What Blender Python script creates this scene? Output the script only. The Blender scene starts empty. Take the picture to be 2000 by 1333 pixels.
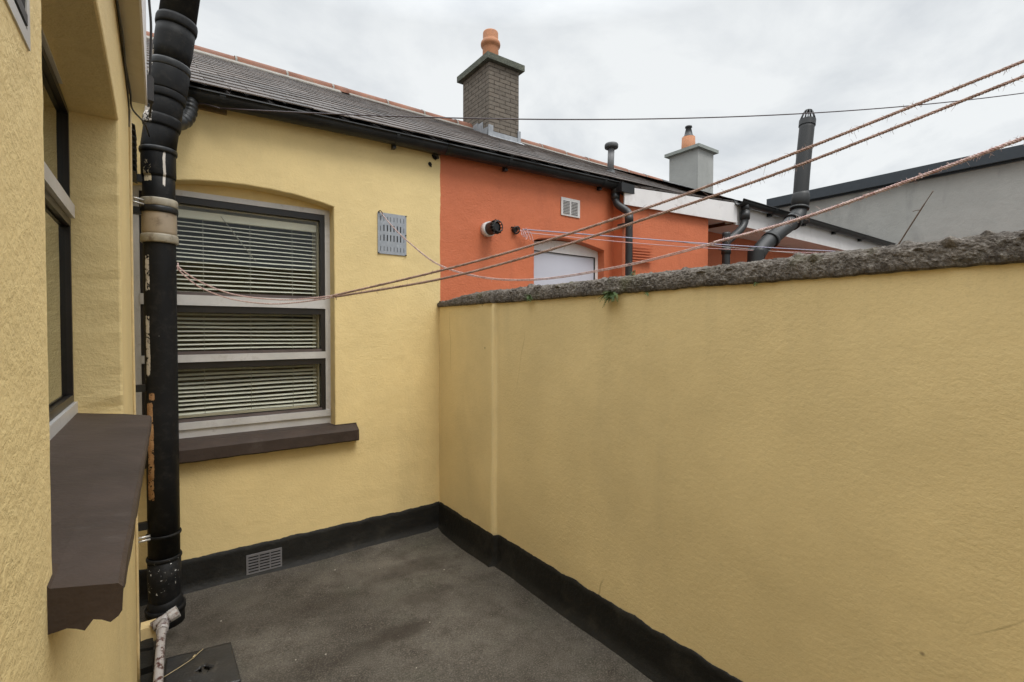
import bpy, bmesh, math, random
from math import sin, cos, pi, radians
from mathutils import Vector, Matrix, noise
from mathutils.geometry import tessellate_polygon
random.seed(7)
SC = bpy.context.scene
COL = SC.collection

# ------------------------------------------------------------------ camera
cd = bpy.data.cameras.new("camera"); cam = bpy.data.objects.new("camera", cd); COL.objects.link(cam)
cd.sensor_width = 36.0; cd.lens = 17.167; cd.clip_start = 0.02; cd.clip_end = 2000
R_ = Vector((0.8111325, -0.58485977, 0.00176563)); U_ = Vector((0.01187076, 0.01948147, 0.99973974)); F_ = Vector((0.58474196, 0.81090044, -0.02274478))
cam.matrix_world = Matrix(((R_.x, U_.x, -F_.x, 0), (R_.y, U_.y, -F_.y, 0), (R_.z, U_.z, -F_.z, 1.5), (0, 0, 0, 1)))
SC.camera = cam
SC.view_settings.view_transform = 'Standard'; SC.view_settings.look = 'None'
SC.view_settings.exposure = 0.0; SC.view_settings.gamma = 1.0
SC.render.film_transparent = False

# ------------------------------------------------------------------ world: overcast sky
w = bpy.data.worlds.new("World"); SC.world = w; w.use_nodes = True
nt = w.node_tree; nt.nodes.clear()
def N(t, typ, **kw):
    n = t.nodes.new(typ)
    for k, v in kw.items(): setattr(n, k, v)
    return n
SUN_EL, SUN_AZ = radians(58), radians(172)
out = N(nt, 'ShaderNodeOutputWorld'); mixw = N(nt, 'ShaderNodeMixShader'); mixw.inputs[0].default_value = 0.93
bg1 = N(nt, 'ShaderNodeBackground'); bg1.inputs[1].default_value = 0.1
sky = N(nt, 'ShaderNodeTexSky', sky_type='NISHITA', sun_disc=False, sun_elevation=SUN_EL, sun_rotation=SUN_AZ)
nt.links.new(sky.outputs[0], bg1.inputs[0])
bg2 = N(nt, 'ShaderNodeBackground')
tc = N(nt, 'ShaderNodeTexCoord'); sep = N(nt, 'ShaderNodeSeparateXYZ'); nt.links.new(tc.outputs['Generated'], sep.inputs[0])
def wm(op, a, b=None, c=None, clamp=False):
    n = N(nt, 'ShaderNodeMath', operation=op); n.use_clamp = clamp
    for i, v in enumerate((a, b, c)):
        if v is None: continue
        if isinstance(v, (int, float)): n.inputs[i].default_value = v
        else: nt.links.new(v, n.inputs[i])
    return n.outputs[0]
zc = wm('MAXIMUM', sep.outputs[2], 0.0); zz = wm('ADD', zc, 0.22)
cmb = N(nt, 'ShaderNodeCombineXYZ')
nt.links.new(wm('DIVIDE', sep.outputs[0], zz), cmb.inputs[0]); nt.links.new(wm('DIVIDE', sep.outputs[1], zz), cmb.inputs[1])
cn = N(nt, 'ShaderNodeTexNoise'); cn.inputs['Scale'].default_value = 1.9; cn.inputs['Detail'].default_value = 8; cn.inputs['Roughness'].default_value = 0.56; cn.inputs['Distortion'].default_value = 0.35
nt.links.new(cmb.outputs[0], cn.inputs['Vector'])
cr = N(nt, 'ShaderNodeValToRGB'); e = cr.color_ramp.elements
e[0].position = 0.34; e[0].color = (0.735, 0.770, 0.800, 1); e[1].position = 0.56; e[1].color = (0.955, 0.980, 0.985, 1)
nt.links.new(cn.outputs[0], cr.inputs[0])
gain = wm('ADD', 0.97, wm('MULTIPLY', wm('POWER', wm('MULTIPLY', wm('SUBTRACT', zc, 0.52), 2.08, clamp=True), 1.0, clamp=True), 3.3))
nt.links.new(cr.outputs[0], bg2.inputs[0]); nt.links.new(gain, bg2.inputs[1])
nt.links.new(bg1.outputs[0], mixw.inputs[1]); nt.links.new(bg2.outputs[0], mixw.inputs[2]); nt.links.new(mixw.outputs[0], out.inputs[0])

# ------------------------------------------------------------------ sun (veiled)
sl = bpy.data.lights.new("sun", 'SUN'); sl.energy = 1.55; sl.angle = radians(22); sl.color = (1.0, 0.965, 0.92)
so = bpy.data.objects.new("sun", sl); COL.objects.link(so)
sd = Vector((sin(SUN_AZ) * cos(SUN_EL), cos(SUN_AZ) * cos(SUN_EL), sin(SUN_EL)))
so.rotation_euler = sd.to_track_quat('Z', 'Y').to_euler(); so.location = (0, 0, 8)

# ------------------------------------------------------------------ material helpers
class MT:
    def __init__(s, name):
        s.m = bpy.data.materials.new(name); s.m.use_nodes = True; s.t = s.m.node_tree
        s.p = s.t.nodes['Principled BSDF']; s.tc = None
    def n(s, typ, **kw): return N(s.t, typ, **kw)
    def L(s, a, b): s.t.links.new(a, b)
    def co(s, scale=None, loc=None, rot=None):
        if s.tc is None: s.tc = s.n('ShaderNodeTexCoord')
        if scale is None and loc is None and rot is None: return s.tc.outputs['Object']
        mp = s.n('ShaderNodeMapping'); s.L(s.tc.outputs['Object'], mp.inputs[0])
        if scale: mp.inputs['Scale'].default_value = scale
        if loc: mp.inputs['Location'].default_value = loc
        if rot: mp.inputs['Rotation'].default_value = rot
        return mp.outputs[0]
    def noise(s, scale, detail=4, rough=.55, dist=0, vec=None):
        n = s.n('ShaderNodeTexNoise'); n.inputs['Scale'].default_value = scale; n.inputs['Detail'].default_value = detail
        n.inputs['Roughness'].default_value = rough; n.inputs['Distortion'].default_value = dist
        s.L(vec if vec is not None else s.co(), n.inputs['Vector']); return n.outputs[0]
    def vor(s, scale, vec=None, feature='F1', out=0):
        n = s.n('ShaderNodeTexVoronoi', feature=feature); n.inputs['Scale'].default_value = scale
        s.L(vec if vec is not None else s.co(), n.inputs['Vector']); return n.outputs[out]
    def ramp(s, f, pts):
        r = s.n('ShaderNodeValToRGB'); el = r.color_ramp.elements
        while len(el) < len(pts): el.new(0.5)
        for k, (p, c) in zip(el, pts):
            k.position = p; k.color = (c, c, c, 1) if isinstance(c, (int, float)) else (*c, 1)
        s.L(f, r.inputs[0]); return r.outputs[0]
    def math(s, op, a, b=None, clamp=False):
        n = s.n('ShaderNodeMath', operation=op); n.use_clamp = clamp
        for i, v in enumerate((a, b)):
            if v is None: continue
            if isinstance(v, (int, float)): n.inputs[i].default_value = v
            else: s.L(v, n.inputs[i])
        return n.outputs[0]
    def mix(s, f, a, b, mode='MIX'):
        n = s.n('ShaderNodeMix', data_type='RGBA', blend_type=mode)
        for sock, v in ((n.inputs[0], f), (n.inputs[6], a), (n.inputs[7], b)):
            if isinstance(v, (int, float)): sock.default_value = v
            elif isinstance(v, tuple): sock.default_value = (*v, 1)
            else: s.L(v, sock)
        return n.outputs[2]
    def bump(s, h, dist, strength=1.0, prev=None):
        b = s.n('ShaderNodeBump'); b.inputs['Distance'].default_value = dist; b.inputs['Strength'].default_value = strength
        s.L(h, b.inputs['Height'])
        if prev is not None: s.L(prev, b.inputs['Normal'])
        return b.outputs[0]
    def done(s, color, rough=.6, normal=None, metal=0, spec=.5):
        p = s.p
        for k, v in (('Base Color', color), ('Roughness', rough), ('Metallic', metal), ('Specular IOR Level', spec)):
            if isinstance(v, (int, float)): p.inputs[k].default_value = v
            elif isinstance(v, tuple): p.inputs[k].default_value = (*v, 1)
            else: s.L(v, p.inputs[k])
        if normal is not None: s.L(normal, p.inputs['Normal'])
        return s.m

def stucco(name, col, grain=1.0, grain_scale=1.0, dirt=0.35, pits=True, sheen=.55, lump=1.0, stain=(0.30, 0.25, 0.15), cracks=False, gran=False):
    k = MT(name)
    wob = k.noise(2.2, 5, .6); base = k.mix(k.ramp(wob, [(.3, 0.0), (.75, 1.0)]), tuple(c * .90 for c in col), tuple(min(1, c * 1.07) for c in col))
    st = k.noise(1.0, 6, .65, .4, vec=k.co(scale=(2.6, 2.6, .75)))
    base = k.mix(k.math('MULTIPLY', k.ramp(st, [(.54, 0.0), (.78, 1.0)]), dirt), base, stain)
    fine = k.noise(160 * grain_scale, 2, .5)
    base = k.mix(k.math('MULTIPLY', k.ramp(fine, [(.30, 1.0), (.44, 0.0)]), .16), base, tuple(c * .55 for c in col))
    if pits:
        v = k.vor(5.5, vec=k.co(loc=(3.1, 1.7, .3)))
        d = k.ramp(v, [(.018, 1.0), (.05, 0.0)])
        sel = k.ramp(k.noise(2.7, 1), [(.5, 0.0), (.56, 1.0)])
        base = k.mix(k.math('MULTIPLY', d, k.math('MULTIPLY', sel, .8)), base, (.11, .075, .04))
    md = k.noise(45 * grain_scale, 4, .75)
    base = k.mix(k.math('MULTIPLY', k.ramp(md, [(.32, 1.0), (.46, 0.0)]), .12), base, tuple(c * .6 for c in col))
    if cracks:      # hairline cracks and faint drip marks below the coping
        vv = k.vor(1.15, vec=k.mix(.12, k.co(), k.n('ShaderNodeTexNoise').outputs['Color']), feature='DISTANCE_TO_EDGE')
        ck = k.ramp(vv, [(.0012, 1.0), (.0035, 0.0)]); sel = k.ramp(k.noise(1.3, 2, vec=k.co(loc=(4, 4, 2))), [(.56, 0.0), (.62, 1.0)])
        base = k.mix(k.math('MULTIPLY', ck, k.math('MULTIPLY', sel, .55)), base, (.30, .22, .10))
        sz = k.n('ShaderNodeSeparateXYZ'); k.L(k.co(), sz.inputs[0])
        dr = k.ramp(k.noise(1.0, 4, .6, vec=k.co(scale=(1, 16, .5))), [(.52, 0.0), (.70, 1.0)])
        hz = k.math('MULTIPLY', k.math('SUBTRACT', sz.outputs[2], 1.15), 1.9, clamp=True)
        base = k.mix(k.math('MULTIPLY', k.math('MULTIPLY', dr, hz), .12), base, (.42, .35, .20))
    h1 = k.noise(7, 4, .6, .3)
    h2 = k.noise(52 * grain_scale, 4, .68, .35, vec=k.co(scale=(1, 1, 1.35)))
    h3 = k.noise(170 * grain_scale, 2, .6)
    if gran:
        h2 = k.math('ADD', k.math('MULTIPLY', k.noise(210, 2, .6), .8), k.math('MULTIPLY', k.vor(150), .5))
        sp = k.math('MULTIPLY', k.ramp(k.vor(120, vec=k.co(loc=(.3, .2, .1))), [(.16, 1.), (.30, 0.)]), k.ramp(k.noise(28, 3, .7), [(.50, 0.), (.60, 1.)]))
        base = k.mix(k.math('MULTIPLY', sp, .75), base, (.24, .17, .07))
        base = k.mix(k.math('MULTIPLY', k.ramp(k.noise(75, 3, .7), [(.50, 0.), (.70, 1.)]), .22), base, (.80, .74, .50))
    patch = k.ramp(k.noise(1.6, 3), [(.35, .45), (.7, 1.25)])
    nrm = k.bump(h1, .012 * lump, .6)
    nrm = k.bump(k.math('MULTIPLY', h2, patch), .0052 * grain, 1.0, nrm)
    nrm = k.bump(h3, .0016 * grain, .8, nrm)
    return k.done(base, k.ramp(wob, [(0., sheen), (1., sheen + .15)]), nrm, spec=.35)

YEL = (0.78, 0.620, 0.338); YEL2 = (0.76, 0.604, 0.315)
M = {}
M['yellow'] = stucco('yellow_masonry_paint', YEL, grain=.8, lump=.5, dirt=.22)
M['yellow_rough'] = stucco('yellow_roughcast_paint', (0.75, 0.62, 0.36), grain=.45, grain_scale=3.2, gran=True, dirt=.15, pits=True, lump=.6)
M['yellow_reveal'] = stucco('yellow_reveal_paint', (0.75, 0.585, 0.285), grain=.5, grain_scale=1.3, dirt=.15, pits=False, lump=.8)
M['yellow_side'] = stucco('yellow_wall_paint', YEL2, grain=.30, lump=.3, dirt=.18, cracks=True, stain=(.36, .30, .18))
M['orange'] = stucco('orange_masonry_paint', (0.56, 0.158, 0.070), grain=.9, dirt=.45, stain=(.30, .085, .045))
M['greyrender'] = stucco('grey_cement_render', (0.40, 0.395, 0.37), grain=.5, grain_scale=.5, dirt=.75, pits=False, stain=(.24, .24, .23))
M['greychim'] = stucco('grey_chimney_render', (0.34, 0.345, 0.33), grain=.5, grain_scale=.5, dirt=.5, pits=False, stain=(.22, .23, .21))

def simple(name, col, rough=.5, var=.12, vs=12, metal=0, bump=0, bs=60, spec=.5, dirt=None, dirt_scale=9, dirt_at=(.55, .7)):
    k = MT(name); n = k.noise(vs, 5, .6)
    c = k.mix(k.ramp(n, [(.3, 0.), (.7, 1.)]), tuple(x * (1 - var) for x in col), tuple(min(1, x * (1 + var)) for x in col))
    if dirt: c = k.mix(k.ramp(k.noise(dirt_scale, 6, .7), [(dirt_at[0], 0.), (dirt_at[1], 1.)]), c, dirt)
    nr = k.bump(k.noise(bs, 4, .6), bump) if bump else None
    return k.done(c, k.ramp(n, [(.2, rough * .85), (.8, min(1, rough * 1.15))]), nr, metal, spec)
M['plinth'] = simple('black_bitumen_paint', (.009, .0085, .007), .62, .3, 8, bump=.004, bs=40, dirt=(.030, .027, .021), dirt_scale=7, dirt_at=(.52, .8), spec=.3)
M['sill'] = simple('brown_sill_paint', (.043, .029, .022), .6, .25, 9, bump=.003, bs=22, spec=.3, dirt=(.08, .064, .055), dirt_scale=6, dirt_at=(.58, .8))
M['alu'] = simple('anodised_aluminium_frame', (.57, .56, .55), .42, .12, 7, metal=.25, dirt=(.30, .27, .25), dirt_scale=14, dirt_at=(.55, .85))
M['sash'] = simple('dark_bronze_sash', (.012, .010, .0095), .38, .2, 9)
M['sashtop'] = simple('brown_glazing_bead', (.10, .078, .075), .45, .2, 9)
M['blind'] = simple('cream_blind_slat', (.90, .885, .78), .4, .06, 5)
M['cord'] = simple('blind_cord', (.5, .48, .42), .7)
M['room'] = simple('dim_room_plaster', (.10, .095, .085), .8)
M['beige'] = simple('beige_coupling_plastic', (.33, .265, .19), .38, .1, 14, dirt=(.2, .15, .10), dirt_scale=12)
M['beige2'] = simple('dirty_beige_ring', (.30, .27, .21), .45, .2, 30, dirt=(.13, .10, .07), dirt_scale=20)
M['black'] = simple('black_gutter_plastic', (.013, .014, .015), .42, .35, 6, bump=.001, bs=30, spec=.35, dirt=(.035, .035, .033), dirt_scale=8, dirt_at=(.56, .8))
M['blackpipe'] = simple('black_downpipe_plastic', (.018, .019, .020), .45, .2, 6)
M['cable'] = simple('black_cable', (.018, .016, .016), .5)
M['white'] = simple('white_board_paint', (.70, .68, .68), .5, .05, 4, dirt=(.5, .47, .45), dirt_scale=5, dirt_at=(.55, .85))
M['cream'] = simple('cream_soffit_paint', (.56, .50, .37), .55, .08, 4, dirt=(.36, .29, .18), dirt_scale=4, dirt_at=(.5, .8))
M['pane_white'] = simple('lilac_white_pane', (.55, .56, .64), .25, .03, 2)
M['terracotta'] = simple('terracotta_pot', (.40, .168, .076), .7, .15, 9, bump=.002, dirt=(.28, .13, .08))
M['ridge'] = simple('terracotta_ridge_tile', (.21, .085, .048), .8, .3, 5, bump=.004, bs=30, dirt=(.16, .10, .07), dirt_scale=5)
M['mortar'] = simple('pale_lime_mortar', (.24, .225, .20), .9, .25, 25, bump=.006, bs=60, dirt=(.25, .22, .19))
M['capstone'] = simple('mossy_concrete_cap', (.085, .092, .070), .85, .3, 9, bump=.01, bs=40, dirt=(.14, .14, .11))
M['greycap'] = simple('grey_concrete_cap', (.26, .28, .26), .8, .15, 9, bump=.004)
M['lead'] = simple('lead_flashing', (.30, .315, .335), .45, .2, 14, metal=.35, dirt=(.45, .47, .48))
M['zinc'] = simple('grey_vent_plate', (.30, .325, .36), .5, .1, 40, metal=.15, dirt=(.42, .45, .48), dirt_scale=30)
M['dark'] = simple('void_shade', (.006, .006, .006), .9)  # near-black fill standing in for the shade inside vent slots and holes
M['louvre'] = simple('white_metal_louvre', (.60, .58, .57), .4, .05)
M['anthracite'] = simple('anthracite_metal_flashing', (.028, .036, .045), .4, .12)
M['greyvent'] = simple('grey_roof_vent_plastic', (.17, .17, .175), .5, .1)
M['stackmat'] = simple('grey_black_flue_plastic', (.012, .0125, .013), .5, .15, 5)
M['leaf'] = simple('fern_leaf', (.075, .13, .03), .55, .35, 40)
M['drygrass'] = simple('dead_stem', (.11, .075, .055), .8)
M['pinkline'] = simple('pink_plastic_line', (.62, .40, .40), .5, .15, 60)
M['lilacline'] = simple('lilac_grey_line', (.33, .32, .42), .5, .15, 60)
M['wirered'] = simple('dark_wire', (.045, .03, .035), .5)
M['steel'] = simple('galvanised_screw', (.55, .53, .50), .35, .1, metal=.6)
M['greenplastic'] = simple('grey_airbrick_slats', (.15, .145, .15), .6, .15)
M['yellowpaintpipe'] = simple('yellow_painted_conduit', (.62, .48, .25), .5, .15, 20)

def rope_mat():
    k = MT('natural_twisted_rope'); n = k.noise(60, 4, .7); n2 = k.noise(9, 3)
    c = k.mix(k.ramp(n, [(.3, 0.), (.7, 1.)]), (.19, .118, .095), (.46, .33, .275))
    c = k.mix(k.math('MULTIPLY', k.ramp(n2, [(.4, 0.), (.7, 1.)]), .35), c, (.52, .36, .33))
    return k.done(c, .85, k.bump(k.noise(400, 2), .001), spec=.2)
M['rope'] = rope_mat()
def rope2_mat():
    k = MT('pink_white_rope'); n = k.noise(70, 4, .7)
    c = k.mix(k.ramp(n, [(.35, 0.), (.65, 1.)]), (.40, .24, .22), (.66, .53, .50))
    return k.done(c, .8, spec=.25)
M['rope2'] = rope2_mat()

def pane_mat(name, tint=(.97, .98, .97), refl=1.0):
    k = MT(name); t = k.t; t.nodes.remove(k.p); o = t.nodes['Material Output']
    fr = k.n('ShaderNodeFresnel'); fr.inputs[0].default_value = 1.5
    tr = k.n('ShaderNodeBsdfTransparent'); tr.inputs[0].default_value = (*tint, 1)
    gl = k.n('ShaderNodeBsdfGlossy'); gl.inputs[0].default_value = (.92, .95, .95, 1); gl.inputs['Roughness'].default_value = .015
    k.L(k.bump(k.noise(3.0, 2), .004, .25), gl.inputs['Normal'])
    mx = k.n('ShaderNodeMixShader'); k.L(k.math('MULTIPLY', k.math('ADD', k.math('MULTIPLY', fr.outputs[0], .40), 0.0, clamp=True), refl, clamp=True), mx.inputs[0])
    k.L(tr.outputs[0], mx.inputs[1]); k.L(gl.outputs[0], mx.inputs[2]); k.L(mx.outputs[0], o.inputs[0]); return k.m
M['glass'] = pane_mat('window_glass')
M['glass_near'] = pane_mat('near_window_glass', (.55, .58, .56), 3.6)

def soil_mat():
    # black painted pipe; flakes of old paint gone on the side towards the house wall, each scar with its own shape
    k = MT('flaking_black_pipe_paint')
    s = k.n('ShaderNodeSeparateXYZ'); k.L(k.co(), s.inputs[0]); X, Y, Z = s.outputs
    ang = k.math('ARCTAN2', X, k.math('MULTIPLY', Y, -1.0))          # 0 = facing -Y, negative = towards -X
    n1 = k.noise(14, 6, .72, .2); n2 = k.noise(3.2, 3, .6); n3 = k.noise(110, 2, .5); sp = k.noise(60, 3, .6); n4 = k.noise(75, 4, .75)
    def band(a, w):
        d = k.math('ABSOLUTE', k.math('SUBTRACT', k.math('ADD', ang, k.math('MULTIPLY', k.math('SUBTRACT', n2, .5), .45)), a))
        return k.math('SUBTRACT', 1.0, k.math('DIVIDE', d, w), clamp=True)
    def zr(a, b, f=.06):
        return k.math('MULTIPLY', k.math('DIVIDE', k.math('SUBTRACT', Z, a), f, clamp=True), k.math('DIVIDE', k.math('SUBTRACT', b, Z), f, clamp=True))
    def scar(a, w, z0, z1, thr, nn=None):
        m = k.math('MULTIPLY', k.math('MULTIPLY', band(a, w), 2.2, clamp=True), zr(z0, z1))
        rag = k.math('ADD', k.math('MULTIPLY', n1, .55), k.math('MULTIPLY', n4, .45))
        return k.ramp(k.math('MULTIPLY', m, rag), [(thr, 0.), (thr + .025, 1.)])
    base = k.mix(k.ramp(n2, [(.3, 0.), (.7, 1.)]), (.007, .0072, .0075), (.014, .0145, .016))
    base = k.mix(k.math('MULTIPLY', k.ramp(k.noise(25, 5, .7), [(.5, 0.), (.75, 1.)]), .4), base, (.05, .047, .042))
    tan = k.mix(k.ramp(k.noise(30, 4, .7), [(.35, 0.), (.65, 1.)]), (.30, .155, .075), (.50, .31, .17))
    wht = k.mix(n1, (.42, .38, .33), (.70, .66, .62))
    base = k.mix(scar(-.80, .42, .60, 1.18, .43), base, tan)
    base = k.mix(scar(-.62, .32, 1.10, 1.24, .47), base, tan)
    base = k.mix(scar(-.90, .30, 1.22, 1.62, .455), base, wht)
    base = k.mix(scar(-.85, .30, 1.64, 1.92, .455), base, wht)
    base = k.mix(scar(.28, .12, 2.16, 2.42, .42), base, wht)
    base = k.mix(scar(-.75, .50, 2.17, 2.38, .50), base, (.50, .42, .28))
    base = k.mix(scar(-.75, .8, 2.45, 3.3, .52), base, wht)
    base = k.mix(k.ramp(k.math('MULTIPLY', sp, zr(.08, .44, .10)), [(.635, 0.), (.67, 1.)]), base, (.50, .50, .48))
    base = k.mix(k.math('MULTIPLY', k.ramp(k.vor(14), [(.02, 1.), (.05, 0.)]), .6), base, (.45, .45, .42))
    nr = k.bump(n1, .0015, .7)
    return k.done(base, k.ramp(n2, [(.3, .46), (.7, .62)]), nr, spec=.15)
M['soil'] = soil_mat()

def waste_mat():
    k = MT('white_waste_pipe_with_primer_stain'); n = k.noise(22, 6, .75, .6)
    c = k.mix(k.ramp(n, [(.50, 0.), (.56, 1.)]), (.36, .335, .325), (.065, .024, .022))
    return k.done(c, .4)
M['waste'] = waste_mat()

def floor_mat():
    k = MT('stained_screed_concrete')
    a = k.noise(1.1, 6, .62, .3); b = k.noise(4.5, 6, .7, .2); f = k.noise(150, 3, .8); g = k.noise(260, 2, .6)
    c = k.mix(k.ramp(a, [(.33, 0.), (.66, 1.)]), (.030, .025, .019), (.118, .105, .086))
    c = k.mix(k.math('MULTIPLY', k.ramp(b, [(.46, 0.), (.68, 1.)]), .75), c, (.034, .026, .019))
    c = k.mix(k.math('MULTIPLY', k.ramp(k.noise(2.1, 5, .6, vec=k.co(loc=(5, 2, 1))), [(.52, 0.), (.72, 1.)]), .5), c, (.042, .046, .028))
    c = k.mix(k.math('MULTIPLY', k.ramp(f, [(.53, 0.), (.64, 1.)]), .52), c, (.22, .195, .16))
    c = k.mix(k.math('MULTIPLY', k.ramp(f, [(.34, 1.), (.46, 0.)]), .7), c, (.014, .012, .010))
    sx = k.n('ShaderNodeSeparateXYZ'); k.L(k.co(), sx.inputs[0])
    wob = k.math('MULTIPLY', k.math('SUBTRACT', k.noise(5, 8, .78), .5), 1.0)
    for (cx, cy, rx, ry, amt) in ((1.25, 2.85, .34, .13, .6), (1.20, 2.50, .30, .10, .6), (.98, 2.28, .20, .08, .75), (.55, 2.75, .42, .12, .45), (.15, 2.85, .20, .25, .5), (.55, 2.25, .5, .10, .4)):
        dx = k.math('DIVIDE', k.math('SUBTRACT', sx.outputs[0], cx), rx); dy = k.math('DIVIDE', k.math('SUBTRACT', sx.outputs[1], cy), ry)
        d = k.math('ADD', k.math('SQRT', k.math('ADD', k.math('MULTIPLY', dx, dx), k.math('MULTIPLY', dy, dy))), k.math('MULTIPLY', wob, 2.2))
        c = k.mix(k.math('MULTIPLY', k.ramp(d, [(.35, 1.), (1.15, 0.)]), amt * .85), c, (.027, .020, .014))
    v = k.ramp(k.vor(26), [(.03, 1.), (.07, 0.)]); c = k.mix(k.math('MULTIPLY', v, k.ramp(k.noise(9, 1), [(.55, 0.), (.6, .8)])), c, (.34, .31, .27))
    nr = k.bump(b, .006, .8); nr = k.bump(f, .0025, 1.0, nr); nr = k.bump(g, .001, .8, nr)
    return k.done(c, k.ramp(b, [(.3, .62), (.7, .85)]), nr, spec=.35)
M['floor'] = floor_mat()

def coping_mat():
    k = MT('weathered_mortar_coping')
    a = k.noise(9, 6, .7); b = k.noise(60, 4, .7); c0 = k.mix(k.ramp(a, [(.32, 0.), (.68, 1.)]), (.055, .046, .038), (.150, .130, .110))
    c = k.mix(k.math('MULTIPLY', k.ramp(b, [(.50, 0.), (.66, 1.)]), .6), c0, (.27, .25, .225))
    c = k.mix(k.math('MULTIPLY', k.ramp(b, [(.32, 1.), (.46, 0.)]), .7), c, (.022, .018, .015))
    c = k.mix(k.math('MULTIPLY', k.ramp(k.noise(5, 5, .6, vec=k.co(loc=(2, 7, 1))), [(.60, 0.), (.72, 1.)]), .45), c, (.085, .085, .035))
    v = k.ramp(k.vor(38), [(.05, 1.), (.14, 0.)]); c = k.mix(k.math('MULTIPLY', v, k.ramp(k.noise(7, 1), [(.52, 0.), (.6, .6)])), c, (.36, .33, .30))
    nr = k.bump(a, .006, .9); nr = k.bump(b, .007, 1.0, nr); nr = k.bump(k.noise(190, 3, .7), .002, 1.0, nr)
    return k.done(c, .92, nr, spec=.2)
M['coping'] = coping_mat()

def slate_mat():
    k = MT('worn_roof_slate'); at = k.n('ShaderNodeAttribute', attribute_name='tone')
    c = k.mix(at.outputs['Fac'], (.010, .008, .007), (.27, .232, .216))
    c = k.mix(k.math('MULTIPLY', k.ramp(k.noise(18, 5, .7), [(.5, 0.), (.7, 1.)]), .25), c, (.26, .24, .235))
    c = k.mix(k.math('MULTIPLY', k.ramp(k.noise(3, 5, .7), [(.55, 0.), (.7, 1.)]), .5), c, (.045, .040, .035))
    c = k.mix(k.math('MULTIPLY', k.ramp(k.noise(1.6, 4, .7, vec=k.co(loc=(8, 1, 1))), [(.45, 0.), (.65, 1.)]), .40), c, (.115, .080, .060))
    c = k.mix(k.ramp(k.vor(7), [(.045, 1.), (.07, 0.)]), c, (.42, .41, .38))
    return k.done(c, .6, k.bump(k.noise(40, 4, .7), .004), spec=.3)
M['slate'] = slate_mat()

def brick_mat():
    k = MT('grey_brick_chimney'); s = k.n('ShaderNodeSeparateXYZ'); k.L(k.co(), s.inputs[0])
    cb = k.n('ShaderNodeCombineXYZ'); k.L(k.math('ADD', s.outputs[0], s.outputs[1]), cb.inputs[0]); k.L(s.outputs[2], cb.inputs[1])
    br = k.n('ShaderNodeTexBrick'); br.inputs['Scale'].default_value = 1.0; br.inputs['Brick Width'].default_value = .165; br.inputs['Row Height'].default_value = .052
    br.inputs['Mortar Size'].default_value = .006; br.inputs['Mortar Smooth'].default_value = .3
    br.inputs['Color1'].default_value = (.168, .142, .116, 1); br.inputs['Color2'].default_value = (.132, .112, .092, 1); br.inputs['Mortar'].default_value = (.060, .048, .038, 1)
    k.L(cb.outputs[0], br.inputs['Vector'])
    n = k.noise(25, 5, .7); c = k.mix(k.math('MULTIPLY', k.ramp(n, [(.4, 0.), (.7, 1.)]), .4), br.outputs[0], (.25, .225, .19))
    nr = k.bump(br.outputs['Fac'], -.008, .9); nr = k.bump(n, .006, .8, nr)
    return k.done(c, .9, nr, spec=.2)
M['brick'] = brick_mat()
M['plate'] = simple('worn_black_drain_plate', (.022, .022, .023), .42, .3, 8, bump=.003, bs=26, dirt=(.07, .068, .062), dirt_scale=24, dirt_at=(.6, .72))

# ------------------------------------------------------------------ mesh helpers
def V(*a): return Vector(a)
def box(bm, a, b, jit=0):
    x0, y0, z0 = a; x1, y1, z1 = b
    c = [(x0, y0, z0), (x1, y0, z0), (x1, y1, z0), (x0, y1, z0), (x0, y0, z1), (x1, y0, z1), (x1, y1, z1), (x0, y1, z1)]
    v = [bm.verts.new((p[0] + random.uniform(-jit, jit), p[1] + random.uniform(-jit, jit), p[2] + random.uniform(-jit, jit))) for p in c]
    for f in ((0, 3, 2, 1), (4, 5, 6, 7), (0, 1, 5, 4), (1, 2, 6, 5), (2, 3, 7, 6), (3, 0, 4, 7)): bm.faces.new([v[i] for i in f])
    return v
def frames(pts):
    T = []
    for i in range(len(pts)):
        a = pts[max(0, i - 1)]; b = pts[min(len(pts) - 1, i + 1)]; T.append((b - a).normalized())
    n = T[0].orthogonal().normalized(); out = []
    for t in T:
        n = (n - t * n.dot(t)).normalized(); out.append((n, t.cross(n)))
    return out
def tube(bm, pts, r, seg=16, cap=True, smooth=True):
    pts = [Vector(p) for p in pts]; fr = frames(pts); rings = []
    for i, p in enumerate(pts):
        rr = r[i] if isinstance(r, (list, tuple)) else r
        rings.append([bm.verts.new(p + (fr[i][0] * cos(2 * pi * j / seg) + fr[i][1] * sin(2 * pi * j / seg)) * rr) for j in range(seg)])
    for a, b in zip(rings, rings[1:]):
        for j in range(seg):
            f = bm.faces.new((a[j], a[(j + 1) % seg], b[(j + 1) % seg], b[j])); f.smooth = smooth
    if cap:
        bm.faces.new(list(reversed(rings[0]))); bm.faces.new(rings[-1])
    return rings
def bevel(bm, w=.004, seg=2):
    es = [e for e in bm.edges if len(e.link_faces) == 2 and e.calc_face_angle(0) > .5]
    bmesh.ops.bevel(bm, geom=es, offset=w, segments=seg, affect='EDGES', profile=.6, clamp_overlap=True)
def fnoise(p, s, amp, seed=0): return noise.noise(Vector(p) * s + Vector((seed * 7.3, seed * 3.1, seed * 1.7))) * amp
BASE = {}
def thing(name, label, cat, loc=(0, 0, 0), group=None):
    o = bpy.data.objects.new(name, None); COL.objects.link(o); o.location = loc; o.empty_display_size = .1
    o['label'] = label; o['category'] = cat
    if group: o['group'] = group
    BASE[o.name] = Vector(loc); return o
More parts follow.
